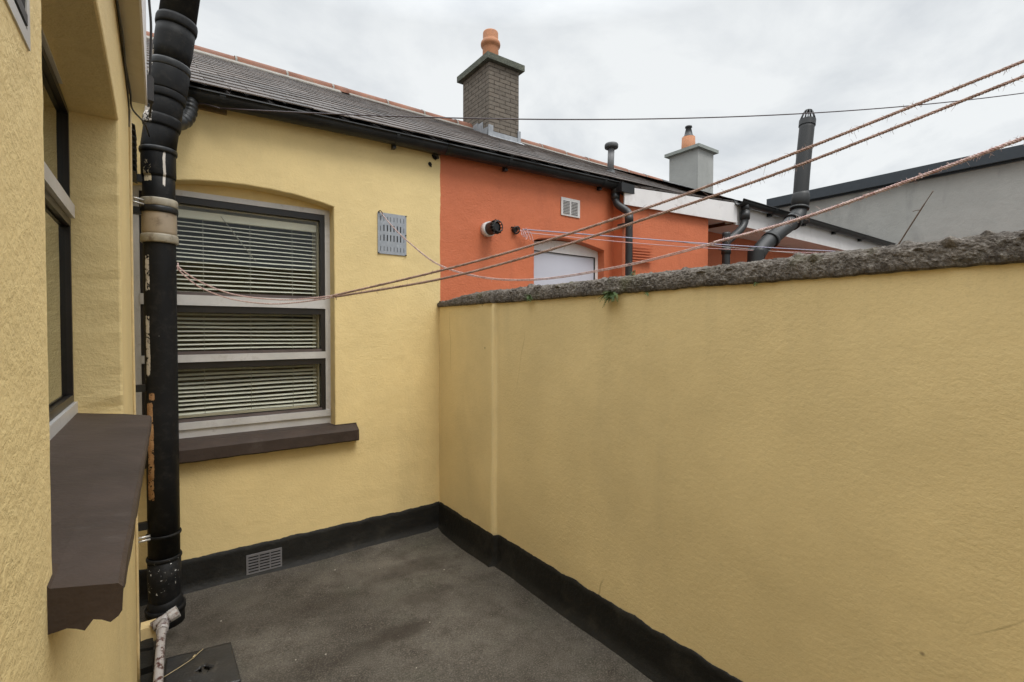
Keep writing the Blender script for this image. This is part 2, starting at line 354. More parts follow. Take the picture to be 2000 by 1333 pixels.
def obj(name, bm, mat, parent=None, base=None, recalc=True):
    b = BASE[parent.name] if parent is not None else Vector(base or (0, 0, 0))
    if recalc: bmesh.ops.recalc_face_normals(bm, faces=bm.faces)
    bmesh.ops.translate(bm, verts=bm.verts, vec=-b)
    me = bpy.data.meshes.new(name); bm.to_mesh(me); bm.free()
    for m in (mat if isinstance(mat, (list, tuple)) else [mat]): me.materials.append(m)
    o = bpy.data.objects.new(name, me); COL.objects.link(o)
    if parent is not None: o.parent = parent; BASE[o.name] = b
    else: o.location = b; BASE[o.name] = b
    return o
def obj_split(name, bm, mat, parent, gap=.003):
    """one object per separate piece (touching shells stay together)"""
    bm.verts.ensure_lookup_table(); seen = set(); isl = []
    for v0 in bm.verts:
        if v0 in seen: continue
        st = [v0]; seen.add(v0); g_ = []
        while st:
            v = st.pop(); g_.append(v)
            for e_ in v.link_edges:
                o_ = e_.other_vert(v)
                if o_ not in seen: seen.add(o_); st.append(o_)
        isl.append(g_)
    bb = [[min(v.co[i] for v in g_) - gap for i in range(3)] + [max(v.co[i] for v in g_) + gap for i in range(3)] for g_ in isl]
    par = list(range(len(isl)))
    def fd(a):
        while par[a] != a: a = par[a]
        return a
    for i in range(len(isl)):
        for j in range(i):
            if all(bb[i][k] <= bb[j][k + 3] and bb[j][k] <= bb[i][k + 3] for k in range(3)): par[fd(i)] = fd(j)
    res = []
    for r_ in sorted(set(fd(i) for i in range(len(isl)))):
        keep = set(v for i in range(len(isl)) if fd(i) == r_ for v in isl[i]); b2 = bmesh.new(); mp = {}
        for v in keep: mp[v] = b2.verts.new(v.co)
        for f in bm.faces:
            if f.verts[0] in keep: nf = b2.faces.new([mp[v] for v in f.verts]); nf.smooth = f.smooth
        res.append(obj(name, b2, mat, parent))
    bm.free(); return res
def tag(o, label, cat, group=None, kind=None):
    if label: o['label'] = label
    if cat: o['category'] = cat
    if group: o['group'] = group
    if kind: o['kind'] = kind
    return o
def new(): return bmesh.new()

def wall_hole(bm, fn, outer, hole, depth, jit=.0025, js=18, rnd=.006, step=.03):
    """sheet in (u,v) with an opening; fn(u,v,d) -> world, d = depth into the wall; arrises slightly rounded and uneven"""
    def dens(poly):
        o = []
        for i in range(len(poly)):
            a = Vector(poly[i]); b = Vector(poly[(i + 1) % len(poly)]); n = max(1, int((b - a).length / step))
            o += [a + (b - a) * k / n for k in range(n)]
        return o
    hp = dens(hole); c = sum((Vector(p) for p in hp), Vector((0, 0))) / len(hp)
    loops = []
    for off, d in ((rnd, 0.0), (rnd * .3, rnd * .3), (0, rnd), (0, depth)):
        L = []
        for i, p in enumerate(hp):
            a = hp[i - 1]; b = hp[(i + 1) % len(hp)]; t = (b - a).normalized(); nrm = Vector((t.y, -t.x))
            if (p - c).dot(nrm) < 0: nrm = -nrm
            j = fnoise((p.x, p.y, 0), js, jit) + fnoise((p.x, p.y, 5), js * 4, jit * .5)
            L.append(p + nrm * (off + (j if d < depth else 0)))
        loops.append((L, d))
    vo = [bm.verts.new(fn(p[0], p[1], 0)) for p in outer]
    vl = [[bm.verts.new(fn(p.x, p.y, d)) for p in L] for L, d in loops]
    poly = [[Vector((p[0], p[1], 0)) for p in outer], [Vector((p.x, p.y, 0)) for p in loops[0][0]]]
    allv = vo + vl[0]
    for t in tessellate_polygon(poly):
        try: bm.faces.new([allv[i] for i in t])
        except ValueError: pass
    n = len(hp)
    for a, b in zip(vl, vl[1:]):
        for i in range(n): bm.faces.new((a[i], a[(i + 1) % n], b[(i + 1) % n], b[i]))

def catmull(P, n=16):
    P = [Vector(p) for p in P]; Q = [P[0] * 2 - P[1]] + P + [P[-1] * 2 - P[-2]]; o = []
    for i in range(1, len(Q) - 2):
        for k in range(n):
            t = k / n; a, b, c, d = Q[i - 1:i + 3]
            o.append(.5 * ((2 * b) + (c - a) * t + (2 * a - 5 * b + 4 * c - d) * t * t + (3 * b - a - 3 * c + d) * t ** 3))
    o.append(P[-1]); return o

# ================================================================== SETTING
bm = new()
# yard floor: uneven screed, slightly dished
NX, NY = 70, 110
g = {}
for i in range(NX + 1):
    for j in range(NY + 1):
        x = -.30 + 2.25 * i / NX; y = -2.2 + 5.6 * j / NY
        z = fnoise((x, y, 0), 1.6, .010) + fnoise((x, y, 0), 7, .003) - .010 * max(0, min(1, (2.6 - y) / 2)) + .012 * max(0, 1 - abs(3.30 - y) / .10) + .008 * max(0, 1 - abs(1.70 - x) / .10)
        g[i, j] = bm.verts.new((x, y, z - .004))
for i in range(NX):
    for j in range(NY):
        f = bm.faces.new((g[i, j], g[i + 1, j], g[i + 1, j + 1], g[i, j + 1])); f.smooth = True
tag(obj('yard_floor', bm, M['floor']), 'rough stained dark concrete floor of the small yard', None, kind='structure')
bm = new(); v = [bm.verts.new(p) for p in ((-300, -300, -.06), (300, -300, -.06), (300, 300, -.06), (-300, 300, -.06))]; bm.faces.new(v)
tag(obj('ground', bm, simple('ground_beyond', (.07, .065, .055), .9, .3, 1.5)), 'plain ground beyond the yard walls', None, kind='structure')

# ================================================================== LEFT HOUSE
XL = -.09
LH = thing('side_house', 'yellow roughcast house wall close on the left with dark framed window and brown sill', 'house', (XL, 1.2, 0))
bm = new()
fn = lambda u, v, d: V(XL - d, u, v)
hole = [(.665, 1.245), (.665, 2.085)] + [(.665 + (1.166) * k / 12, 2.085 + .030 * sin(pi * min(1, k / 12)) + .02 * k / 12) for k in range(1, 12)] + [(1.831, 2.105), (1.831, 1.245)]
wall_hole(bm, fn, [(-2.2, -.02), (2.44, -.02), (2.44, 2.46), (-2.2, 2.46)], hole, .115, jit=.0045, js=24, rnd=.006)
# near part of the sheet is roughcast, the reveal and far part smoother
bm.faces.ensure_lookup_table()
for f in bm.faces:
    c = f.calc_center_median()
    f.material_index = 0 if abs(f.normal.x) > .8 else 1
o = obj('wall', bm, [M['yellow_rough'], M['yellow_reveal']], LH)
# rounded outer corner, recess behind and the rest of the building mass
bm = new()
prof = [(XL, 2.44), (XL - .002, 2.47), (XL - .008, 2.495), (XL - .020, 2.512), (XL - .040, 2.52), (-.135, 2.522), (-.135, 3.31)]
rows = [[bm.verts.new((p[0] + fnoise((p[0], p[1], z), 9, .002), p[1], z)) for p in prof] for z in [2.46 * k / 40 - .02 for k in range(41)]]
for a, b in zip(rows, rows[1:]):
    for i in range(len(prof) - 1):
        f = bm.faces.new((a[i], a[i + 1], b[i + 1], b[i])); f.smooth = i < 4
obj('wall_corner', bm, M['yellow_reveal'], LH)
bm = new(); box(bm, (-4, -2.2, -.02), (-2.6, 3.3, 3.0)); box(bm, (-2.6, -2.2, 2.43), (-.12, 2.44, 2.55)); box(bm, (-2.6, -2.3, -.02), (-.092, -2.2, 2.55))
obj('back_wall', bm, M['yellow_reveal'], LH)
bm = new(); box(bm, (-.09, -4.6, -.02), (3.2, -3.6, 2.7)); obj('unseen_rear_block', bm, M['yellow'], LH)  # unseen block behind the camera, added to limit light from behind
# dark room behind the window
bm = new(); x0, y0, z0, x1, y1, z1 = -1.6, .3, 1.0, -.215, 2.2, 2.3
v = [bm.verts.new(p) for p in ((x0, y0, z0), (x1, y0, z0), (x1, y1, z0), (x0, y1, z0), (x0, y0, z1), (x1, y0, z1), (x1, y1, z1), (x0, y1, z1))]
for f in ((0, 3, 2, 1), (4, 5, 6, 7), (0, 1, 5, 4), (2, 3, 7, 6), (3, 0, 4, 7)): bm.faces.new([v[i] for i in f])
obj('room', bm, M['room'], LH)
# window
W = None
def rect_frame(bm, ax, u0, u1, v0, v1, tw, d0, d1, tb=None, tt=None):
    """picture-frame of four bars; ax(u,v,d)->xyz"""
    tb = tb or tw; tt = tt or tw
    for (a, b, c, d) in ((u0, u1, v0, v0 + tb), (u0, u1, v1 - tt, v1), (u0, u0 + tw, v0 + tb, v1 - tt), (u1 - tw, u1, v0 + tb, v1 - tt)):
        p = ax(a, c, d0); q = ax(b, d, d1)
        box(bm, tuple(min(p[i], q[i]) for i in range(3)), tuple(max(p[i], q[i]) for i in range(3)))
axL = lambda u, v, d: (-.19 - d, u, v)
bm = new(); rect_frame(bm, axL, .60, 1.86, 1.262, 2.135, .020, 0, .05, tb=.034, tt=.02)
box(bm, (-.20, .623, 1.806), (-.187, 1.812, 1.842)); bevel(bm, .002, 1)
WL = obj('window', bm, M['alu'], LH); WL['label'] = 'grey aluminium framed window deep in the left wall'
bm = new(); rect_frame(bm, axL, .623, 1.837, 1.843, 2.114, .020, .008, .026); rect_frame(bm, axL, .623, 1.837, 1.297, 1.805, .020, .008, .026)
obj('sash', bm, M['sash'], WL)
for z0, z1 in ((1.868, 2.09), (1.322, 1.78)):
    bm = new(); box(bm, (-.214, .643, z0), (-.210, 1.817, z1)); obj('pane', bm, M['glass_near'], WL)
# sill: thick painted stone, chipped underneath
bm = new()
SY = [(.630 + (1.81 - .630) * k / 60) for k in range(61)]
rows = []
for k, y in enumerate(SY):
    t = (y - .630) / 1.18
    front = -.034 + .012 * t + fnoise((0, y, 0), 9, .0015); rag = fnoise((0, y, 3), 16, .006) + fnoise((0, y, 3), 50, .003)
    back = -.19 if y > .67 else -.098
    bite = .012 * math.exp(-((y - .655) / .02) ** 2)
    pr = [(back, 1.266), (-.088, 1.2535 + fnoise((1, y, 0), 7, .0015)), (front - .004, 1.243 + fnoise((2, y, 0), 12, .0012)), (front, 1.238), (front - .001, 1.212 + bite + rag), (front - .004, 1.207 + bite + rag)] + [(front - .004 + (-.096 - front + .004) * q / 9, 1.208 + .5 * rag + fnoise((q * .06, y, 6), 19, .013) + fnoise((q * .05, y, 2), 45, .007)) for q in range(1, 9)] + [(back, 1.206)]
    rows.append([bm.verts.new((a, y, b)) for a, b in pr])
for a, b in zip(rows, rows[1:]):
    for i in range(len(a)):
        f = bm.faces.new((a[i], a[(i + 1) % len(a)], b[(i + 1) % len(a)], b[i]))
bm.faces.new(rows[0]); bm.faces.new(list(reversed(rows[-1])))
o = obj('window_sill', bm, M['sill'], LH); o['label'] = 'thick brown painted sill with chipped underside'
# louvred vent high on the near wall
bm = new(); rect_frame(bm, lambda u, v, d: (XL + .0015 - d, u, v), .33, .596, 1.742, 1.96, .012, 0, .01)
VL = obj('louvre_vent', bm, M['alu'], LH); VL['label'] = 'black slatted vent cut by the top left edge'
bm = new(); box(bm, (XL - .002, .343, 1.755), (XL + .0006, .583, 1.947)); obj('backing', bm, M['dark'], VL)
bm = new()
for k in range(7):
    z = 1.757 + k * .027; box(bm, (XL + .0008, .344, z), (XL + .0022, .582, z + .009))
obj('slats', bm, M['sash'], VL)
# soffit and fascia box running above, ending before the back cottage
bm = new(); box(bm, (-.082, -2.2, 2.402), (-.036, 2.47, 2.425)); bevel(bm, .002, 1)
obj('soffit', bm, M['cream'], LH)
bm = new(); box(bm, (-.036, -2.2, 2.400), (-.030, 2.475, 3.05)); obj('fascia', bm, M['white'], LH)
bm = new(); box(bm, (-.12, -2.2, 2.56), (-.037, 2.46, 3.0)); obj('eaves_box', bm, M['black'], LH)
# small side louvre beyond the corner
bm = new()
for k in range(9):
    z = 2.205 + k * .026
    v = [bm.verts.new(p) for p in ((-.128, 2.78, z + .02), (-.128, 3.0, z + .02), (-.080, 3.0, z), (-.080, 2.78, z), (-.128, 2.78, z + .023), (-.128, 3.0, z + .023), (-.079, 3.0, z + .003), (-.079, 2.78, z + .003))]
    for f in ((0, 1, 2, 3), (4, 5, 6, 7), (3, 2, 6, 7), (0, 3, 7, 4)): bm.faces.new([v[i] for i in f])
obj('air_vent', bm, M['black'], LH)
# painted conduit in the corner
bm = new(); tube(bm, catmull([(-.088, 2.50, .02), (-.087, 2.50, .9), (-.089, 2.505, 1.6), (-.087, 2.50, 2.38)], 6), .0055, 10)
obj('conduit', bm, M['yellowpaintpipe'], LH)

# ================================================================== YELLOW COTTAGE (back)
YB = 3.306; PX = 1.716
YC = thing('yellow_cottage', 'yellow rendered cottage with blinds in its arched window closing the yard', 'house', (.8, YB, 0))
def eave(x): return 2.822 + .0262 * (x - .2)      # eave line climbs a little towards the right
SL = math.tan(radians(29)); EY = 3.19; RY = 5.57; RZ = 4.135
arch = [(-.13, 2.285), (-.05, 2.302), (.05, 2.322), (.169, 2.342), (.294, 2.355), (.42, 2.361), (.55, 2.359), (.711, 2.346), (.835, 2.328), (.938, 2.306)]
hole = [(.938, .86)] + [(x, z) for x, z in reversed(arch)] + [(-.13, .86)]
EDGE = [(PX + fnoise((0, 0, z), 5, .008) + fnoise((0, 3, z), 22, .004), z) for z in [-.02 + 2.92 * q / 120 for q in range(121)]]
bm = new()
wall_hole(bm, lambda u, v, d: V(u, YB + d, v), [(-.6, -.02)] + EDGE + [(-.6, 2.86)], hole, .12, jit=.0022, js=12, rnd=.007)
for f in bm.faces: f.material_index = 1 if abs(f.normal.y) < .8 else 0
box(bm, (-.2, YB + .1005, 2.296), (.96, YB + .118, 2.42)); bm.faces.ensure_lookup_table()
for f in bm.faces[-6:]: f.material_index = 1
obj('wall', bm, [M['yellow'], M['yellow_reveal']], YC)

# window
axB = lambda u, v, d: (u, YB + .10 + d, v)
WX0, WX1 = -.12, .940
bm = new()
rect_frame(bm, axB, WX0, WX1, .862, 2.300, .034, 0, .06, tb=.055, tt=.032)
box(bm, (WX0 + .034, YB + .094, 1.640), (WX1 - .034, YB + .150, 1.700))             # transom
box(bm, (WX0 + .034, YB + .096, 1.308), (WX1 - .034, YB + .150, 1.352))
box(bm, (WX0 + .02, YB + .088, .917), (WX1 - .006, YB + .10, .958))
bevel(bm, .003, 1)
WB = obj('window', bm, M['alu'], YC); WB['label'] = 'three light grey aluminium window under a shallow arch'
bm = new()
for z0, z1 in ((1.701, 2.267), (1.353, 1.639), (.959, 1.307)):
    rect_frame(bm, axB, WX0 + .035, WX1 - .035, z0, z1, .028, .006, .05, tb=.018, tt=.038)
obj('sash', bm, M['sash'], WB)
for z0, z1 in ((1.719, 2.239), (1.371, 1.611), (.977, 1.279)):
    bm = new(); box(bm, (WX0 + .061, YB + .135, z0), (WX1 - .061, YB + .139, z1)); obj('pane', bm, M['glass'], WB)
    bm = new(); box(bm, (WX0 + .06, YB + .101, z0 - .018), (WX1 - .06, YB + .135, z0)); obj('glazing_bead', bm, M['sashtop'], WB)
# venetian blind
bm = new()
z = .998; YS = YB + .185
while z < 2.155:
    j = random.uniform(-.0012, .0012); til = -.0054 + random.uniform(-.0008, .0008)
    L = []
    for k in range(5):
        t = k / 4 - .5; L.append((YS + t * .024, z - t * til * 2 + .0022 * (1 - (2 * t) ** 2) + j))
    a = [[bm.verts.new((x, p[0], p[1] + .0014 * sin(x * 7 + z * 30) + .0025 * noise.noise(Vector((x * 2, z * 60, 1))))) for p in L] for x in [-.08 + .945 * q / 12 for q in range(13)]]
    for r, s in zip(a, a[1:]):
        for k in range(4): f = bm.faces.new((r[k], s[k], s[k + 1], r[k + 1])); f.smooth = True
    z += .0258
box(bm, (-.08, YS - .012, .980), (.865, YS + .012, .990))
BL = obj('blind', bm, M['blind'], WB, recalc=False); BL['label'] = 'cream venetian blind with its slats open'
bm = new(); box(bm, (-.08, YS - .014, 2.160), (.868, YS + .016, 2.205)); obj('blind_headrail', bm, M['blind'], WB)
bm = new()
for x in (-.03, .217, .468, .715): tube(bm, [(x, YS - .013, .98), (x, YS - .013, 2.17)], .0011, 5)
tube(bm, [(.31, YS - .02, 2.19), (.50, YS - .018, 1.93)], .0018, 5)
obj('blind_cord', bm, M['cord'], WB)
bm = new(); box(bm, (-.1, YB + .15, .955), (.93, YB + .17, .990)); box(bm, (-.1, YB + .17, .955), (.93, YB + .30, .972)); box(bm, (.872, YB + .151, .972), (.93, YB + .30, 2.28)); box(bm, (-.1, YB + .151, 2.225), (.872, YB + .30, 2.28)); obj('inner_board', bm, M['cream'], WB)
# room
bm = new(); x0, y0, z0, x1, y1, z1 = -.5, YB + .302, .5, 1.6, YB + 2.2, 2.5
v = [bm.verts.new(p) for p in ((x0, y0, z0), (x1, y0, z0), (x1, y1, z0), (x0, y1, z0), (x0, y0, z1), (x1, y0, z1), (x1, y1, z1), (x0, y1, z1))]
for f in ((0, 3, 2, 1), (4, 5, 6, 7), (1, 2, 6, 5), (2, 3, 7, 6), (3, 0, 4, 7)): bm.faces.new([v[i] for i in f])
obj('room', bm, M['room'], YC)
# stone sill, chamfered and uneven
bm = new(); rows = []
for k in range(70):
    x = -.13 + (1.078 + .13) * k / 69; e_ = .006 * (1 if k in (0, 69) else 0)
    rg = fnoise((x, 0, 0), 9, .004) + fnoise((x, 0, 0), 30, .002)
    back = YB + .12 if x < .935 else YB - .001
    pr = [(back, .868), (YB + .0, .862 + rg * .4), (YB - .040 + e_, .842 + rg * .5), (YB - .062 + e_, .828 + rg * .4), (YB - .064 + e_, .764 + rg), (YB - .055, .755 + rg), (back, .752)]
    rows.append([bm.verts.new((x, a, b)) for a, b in pr])
for a, b in zip(rows, rows[1:]):
    for i in range(len(a)): bm.faces.new((a[i], a[(i + 1) % len(a)], b[(i + 1) % len(a)], b[i]))
bm.faces.new(rows[0]); bm.faces.new(list(reversed(rows[-1])))
o = obj('window_sill', bm, M['sill'], YC); o['label'] = 'dark brown painted stone sill'

def grid_plate(bm, u0, u1, v0, v1, holes, ax, d0, d1):
    us = sorted(set([u0, u1] + [h[0] for h in holes] + [h[1] for h in holes])); vs = sorted(set([v0, v1] + [h[2] for h in holes] + [h[3] for h in holes]))
    for a, b in zip(us, us[1:]):
        for c, d in zip(vs, vs[1:]):
            mu, mv = (a + b) / 2, (c + d) / 2
            if any(h[0] < mu < h[1] and h[2] < mv < h[3] for h in holes): continue
            p = ax(a, c, d0); q = ax(b, d, d1)
            box(bm, tuple(min(p[i], q[i]) for i in range(3)), tuple(max(p[i], q[i]) for i in range(3)))
    bmesh.ops.remove_doubles(bm, verts=bm.verts, dist=1e-5)
# grey slotted vent plate
axw = lambda u, v, d: (u, YB - d, v)
bm = new(); hl = []
for r_, (vz, hh) in enumerate(((2.258, .040), (2.188, .044), (2.120, .044), (2.050, .040))):
    for c_ in range(8):
        x = 1.252 + c_ * .0245
        full = r_ in (1, 2) and 1 <= c_ <= 6
        ww = .0085 if full else .004
        hl.append((x - ww / 2, x + ww / 2, vz, vz + (hh if full else hh * .8)))
grid_plate(bm, 1.232, 1.443, 2.030, 2.315, hl, axw, .004, .007)
VP = obj('vent_plate', bm, M['zinc'], YC); VP['label'] = 'grey slotted metal vent plate'
bm = new(); box(bm, (1.236, YB - .0035, 2.034), (1.439, YB - .001, 2.311)); obj('backing', bm, M['dark'], VP)
bm = new()
for x, z in ((1.236, 2.033), (1.439, 2.033), (1.438, 2.175), (1.440, 2.311), (1.24, 2.312)):
    tube(bm, [(x, YB - .004, z), (x, YB - .012, z)], .005, 8)
obj_split('screw', bm, M['cable'], VP)
# flat ragged dark patches painting the shade of holes under the gutter
def ragged(cx, cz, r, y, n=18, sd=0):
    b_ = new(); ctr = b_.verts.new((cx, y, cz)); vs = []
    for k in range(n):
        a = 2 * pi * k / n; rr = r * (1 + .45 * noise.noise(Vector((cos(a) * 1.7 + sd, sin(a) * 1.7, sd))))
        vs.append(b_.verts.new((cx + rr * cos(a), y, cz + rr * sin(a))))
    for k in range(n): b_.faces.new((ctr, vs[k], vs[(k + 1) % n]))
    return b_
bm = ragged(1.672, 2.792, .028, YB - .003, sd=2); o = obj('wall_hole', bm, M['dark'], YC)
bm = ragged(1.632, 2.722, .015, YB - .003, sd=5); o = obj('wall_hole', bm, M['dark'], YC)
bm = new(); tube(bm, catmull([(1.66, YB - .004, 2.80), (1.675, YB - .03, 2.79), (1.69, YB - .02, 2.77)], 5), .009, 7); tube(bm, [(1.64, YB - .004, 2.715), (1.636, YB - .012, 2.705)], .006, 7); obj_split('wall_plug', bm, M['cable'], YC)

# painted plinth along the cottage, with wavy top edge
def plinth(bm, path, top, seed, close_to=0):
    """path: list of (p, outward normal)"""
    rows = []
    for k, (p, nrm) in enumerate(path):
        h = top + fnoise((k * .1 + seed, 0, 0), 1.2, .010) + fnoise((k * .1 + seed, 4, 0), 6, .004)
        prf = [(0.0005, h), (.005, h - .003), (.007, h - .03), (.010, .06), (.018, .022), (.036, .004), (.050, -.02)]
        rows.append([bm.verts.new((p[0] + nrm[0] * a, p[1] + nrm[1] * a, z)) for a, z in prf])
    for a, b in zip(rows, rows[1:]):
        for i in range(len(a) - 1):
            f = bm.faces.new((a[i], a[i + 1], b[i + 1], b[i])); f.smooth = i > 0
bm = new(); plinth(bm, [((-.13 + (1.835) * k / 150, YB), (0, -1)) for k in range(151)], .193, 3); obj('plinth', bm, M['plinth'], YC)
# air brick in the plinth
bm = new(); hl = [(.416 + c_ * .0615, .416 + c_ * .0615 + .055, .030 + r_ * .0175, .030 + r_ * .0175 + .0095) for r_ in range(6) for c_ in range(3)]
grid_plate(bm, .405, .602, .022, .140, hl, axw, .014, .020)
AB = obj('air_brick', bm, M['greenplastic'], YC); AB['label'] = 'small grey louvred air brick near the floor'
bm = new(); box(bm, (.407, YB - .0135, .024), (.600, YB - .011, .138)); obj('backing', bm, M['dark'], AB)

# ---- roofs: slates laid in courses
def slates(x0, x1, courses=15, seed=1, wid=.22, cut=None):
    rnd = random.Random(seed); bm = new(); lay = bm.loops.layers.float_color.new('tone')
    for c in range(courses):
        t0 = c / courses; t1 = (c + 1) / courses
        x = x0 - (wid / 2 if c % 2 else 0)
        while x < x1:
            xa = max(x, x0); xb = min(x + wid - .004, x1)
            if xb - xa > .02:
                tone = min(1, max(0, rnd.gauss(.5, .22)))
                def pt(xx, t, up):
                    a = V(xx, EY - .02, eave(xx) + .012); b = V(xx, RY, RZ)
                    return a.lerp(b, t) + V(0, -sin(radians(29)), cos(radians(29))) * up
                dz = rnd.uniform(-.0006, .0010); dt = rnd.uniform(-.0025, .0025); th = .0056
                u0 = .0088 + dz; u1 = .0006
                P = [pt(xa, t0 + dt, u0), pt(xb, t0 + dt, u0 + rnd.uniform(-.0008, .0008)), pt(xb, t1 + .02, u1), pt(xa, t1 + .02, u1),
                     pt(xa, t0 + dt, u0 - th), pt(xb, t0 + dt, u0 - th)]
                vs = [bm.verts.new(p) for p in P]
                for f, tn in (((0, 1, 2, 3), tone * .35), ((4, 5, 1, 0), .45 + tone * 1.0)):  # pale chipped butts, darker tops: light and shade of courses put into tone
                    fc = bm.faces.new([vs[i] for i in f])
                    for l in fc.loops: l[lay] = (tn, tn, tn, 1)
            x += wid
    # underlay and rear slope
    a = [bm.verts.new(p) for p in ((x0, EY, eave(x0) + .002), (x1, EY, eave(x1) + .002), (x1, RY, RZ - .03), (x0, RY, RZ - .03), (x1, 8.0, 2.85), (x0, 8.0, 2.85))]
    for f in ((0, 1, 2, 3), (3, 2, 4, 5)):
        fc = bm.faces.new([a[i] for i in f])
        for l in fc.loops: l[lay] = (0, 0, 0, 1)
    return bm
RF = obj('roof', slates(-1.2, PX, seed=3), M['slate'], YC, recalc=False); RF['label'] = 'grey slate roof with thin weathered courses'
def ridge(x0, x1, L=.46, seed=0, gap=.012):
    rnd = random.Random(seed); bm = new(); x = x0
    while x < x1 - .05:
        e2 = min(x + L - gap, x1); dz = rnd.uniform(-.006, .006)
        rows = []
        for xx in (x, e2):
            rows.append([bm.verts.new((xx, RY + .12 * cos(a), RZ - .045 + dz + .098 * sin(a))) for a in [pi * q / 8 for q in range(9)]])
        for k in range(8): f = bm.faces.new((rows[0][k], rows[0][k + 1], rows[1][k + 1], rows[1][k])); f.smooth = True
        bm.faces.new(rows[0]); bm.faces.new(rows[1]); x += L
    return bm
obj('ridge_tile', ridge(-1.2, PX, seed=2), M['ridge'], RF)
def mortar(x0, x1, seed=0, amp=.02, joints=True, L=.46, xr=0):
    bm = new(); n = int((x1 - x0) / .02)
    rows = []
    for k in range(n + 1):
        x = x0 + (x1 - x0) * k / n; a = amp * (.9 + noise.noise(Vector((x * 9, seed, 0))))
        p0 = V(x, RY - .112, RZ - .052); dn = V(0, -cos(radians(29)), -sin(radians(29)))
        rows.append([bm.verts.new(p0 + V(0, .02, .035)), bm.verts.new(p0 + dn * .02 + V(0, 0, .022)), bm.verts.new(p0 + dn * (.03 + a * 1.6) + V(0, 0, .012)), bm.verts.new(p0 + dn * (.03 + a * 1.6))])
    for a, b in zip(rows, rows[1:]):
        for i in range(3): bm.faces.new((a[i], a[i + 1], b[i + 1], b[i]))
    if joints:
        x = xr + L
        while x < x1:
            if x > x0:
                r2 = [[bm.verts.new((xx, RY + .123 * cos(a), RZ - .045 + .1015 * sin(a))) for a in [pi * q / 8 for q in range(9)]] for xx in (x - .016, x + .003)]
                for k in range(8): bm.faces.new((r2[0][k], r2[0][k + 1], r2[1][k + 1], r2[1][k]))
            x += L
    return bm
obj('ridge_mortar', mortar(-1.2, PX - .1, 1, .035, xr=-1.2), M['mortar'], RF)

def gutter(bm, x0, x1, y, zt, r=.056, n=24):
    """half-round gutter, zt(x) gives the rim height"""
    rows = []
    for k in range(n + 1):
        x = x0 + (x1 - x0) * k / n
        sec = [(y + cos(a) * r, zt(x) + sin(a) * r * 1.05) for a in [pi + pi * q / 10 for q in range(11)]]
        sec = [(y - r - .005, zt(x) + .006), (y - r - .005, zt(x) - .006)] + sec + [(y + r, zt(x) + .005)]
        ins = [(y + cos(a) * (r - .004), zt(x) + sin(a) * (r - .004)) for a in [2 * pi - pi * q / 10 for q in range(11)]]
        rows.append([bm.verts.new((x, a, b)) for a, b in sec + ins])
    for a, b in zip(rows, rows[1:]):
        for i in range(len(a)): f = bm.faces.new((a[i], a[(i + 1) % len(a)], b[(i + 1) % len(a)], b[i])); f.smooth = True
    bm.faces.new(rows[0]); bm.faces.new(rows[-1])
def gbracket(bm, x, y, zt, r=.060, w=.022, tail=True):
    rows = [[bm.verts.new((xx, y + cos(a) * r, zt + sin(a) * r * 1.05)) for a in [pi * .97 + pi * 1.06 * q / 12 for q in range(13)]] for xx in (x - w / 2, x + w / 2)]
    for k in range(12): bm.faces.new((rows[0][k], rows[0][k + 1], rows[1][k + 1], rows[1][k]))
    if tail:
        box(bm, (x - w / 2, y + r * .2, zt - r - .02), (x + w / 2, y + .05, zt - r * .75)); pass
gz = lambda x: eave(x) - .014
GY = 3.232
bm = new(); gutter(bm, .125, PX, GY, gz); G1 = obj('gutter', bm, M['black'], YC); G1['label'] = 'black half round gutter under the slates'
bm = new(); gbracket(bm, 1.335, GY, gz(1.335)); gbracket(bm, .30, GY, gz(.3), w=.03, tail=False); obj_split('bracket', bm, M['black'], G1)
bm = new(); box(bm, (-.6, YB - .022, 2.745), (.33, YB - .001, 2.83)); box(bm, (.33, YB - .014, 2.80), (PX, YB - .001, 2.85)); obj('fascia', bm, simple('brown_fascia_paint', (.16, .11, .055), .6, .2), YC)
# gutter outlet bending into the soil pipe
bm = new(); path = catmull([(.150, 3.232, 2.785), (.150, 3.232, 2.735), (.142, 3.225, 2.68), (.115, 3.19, 2.62), (.07, 3.12, 2.575), (.03, 3.06, 2.54)], 8)
tube(bm, path, [.036 + (.004 if (i // 2) % 2 and 6 < i < 30 else 0) for i in range(len(path))], 18)
o = obj('gutter_outlet', bm, M['blackpipe'], YC)

# ================================================================== ORANGE COTTAGE
OC = thing('orange_cottage', 'orange rendered cottage with slate roof and white boards beyond the boundary wall', 'house', (3.0, YB, 0))
bm = new()
ohole = [(3.478, 1.2), (3.478, 2.262)] + [(3.478 - .86 * k / 14, 2.262 + .050 * sin(pi * k / 14) + .02 * k / 14) for k in range(1, 14)] + [(2.618, 2.27), (2.618, 1.2)]
wall_hole(bm, lambda u, v, d: V(u, YB + d, v), [(3.60, -.02), (3.60, 2.96)] + EDGE[::-1], ohole, .11, jit=.002, js=12, rnd=.006)
obj('wall', bm, M['orange'], OC)
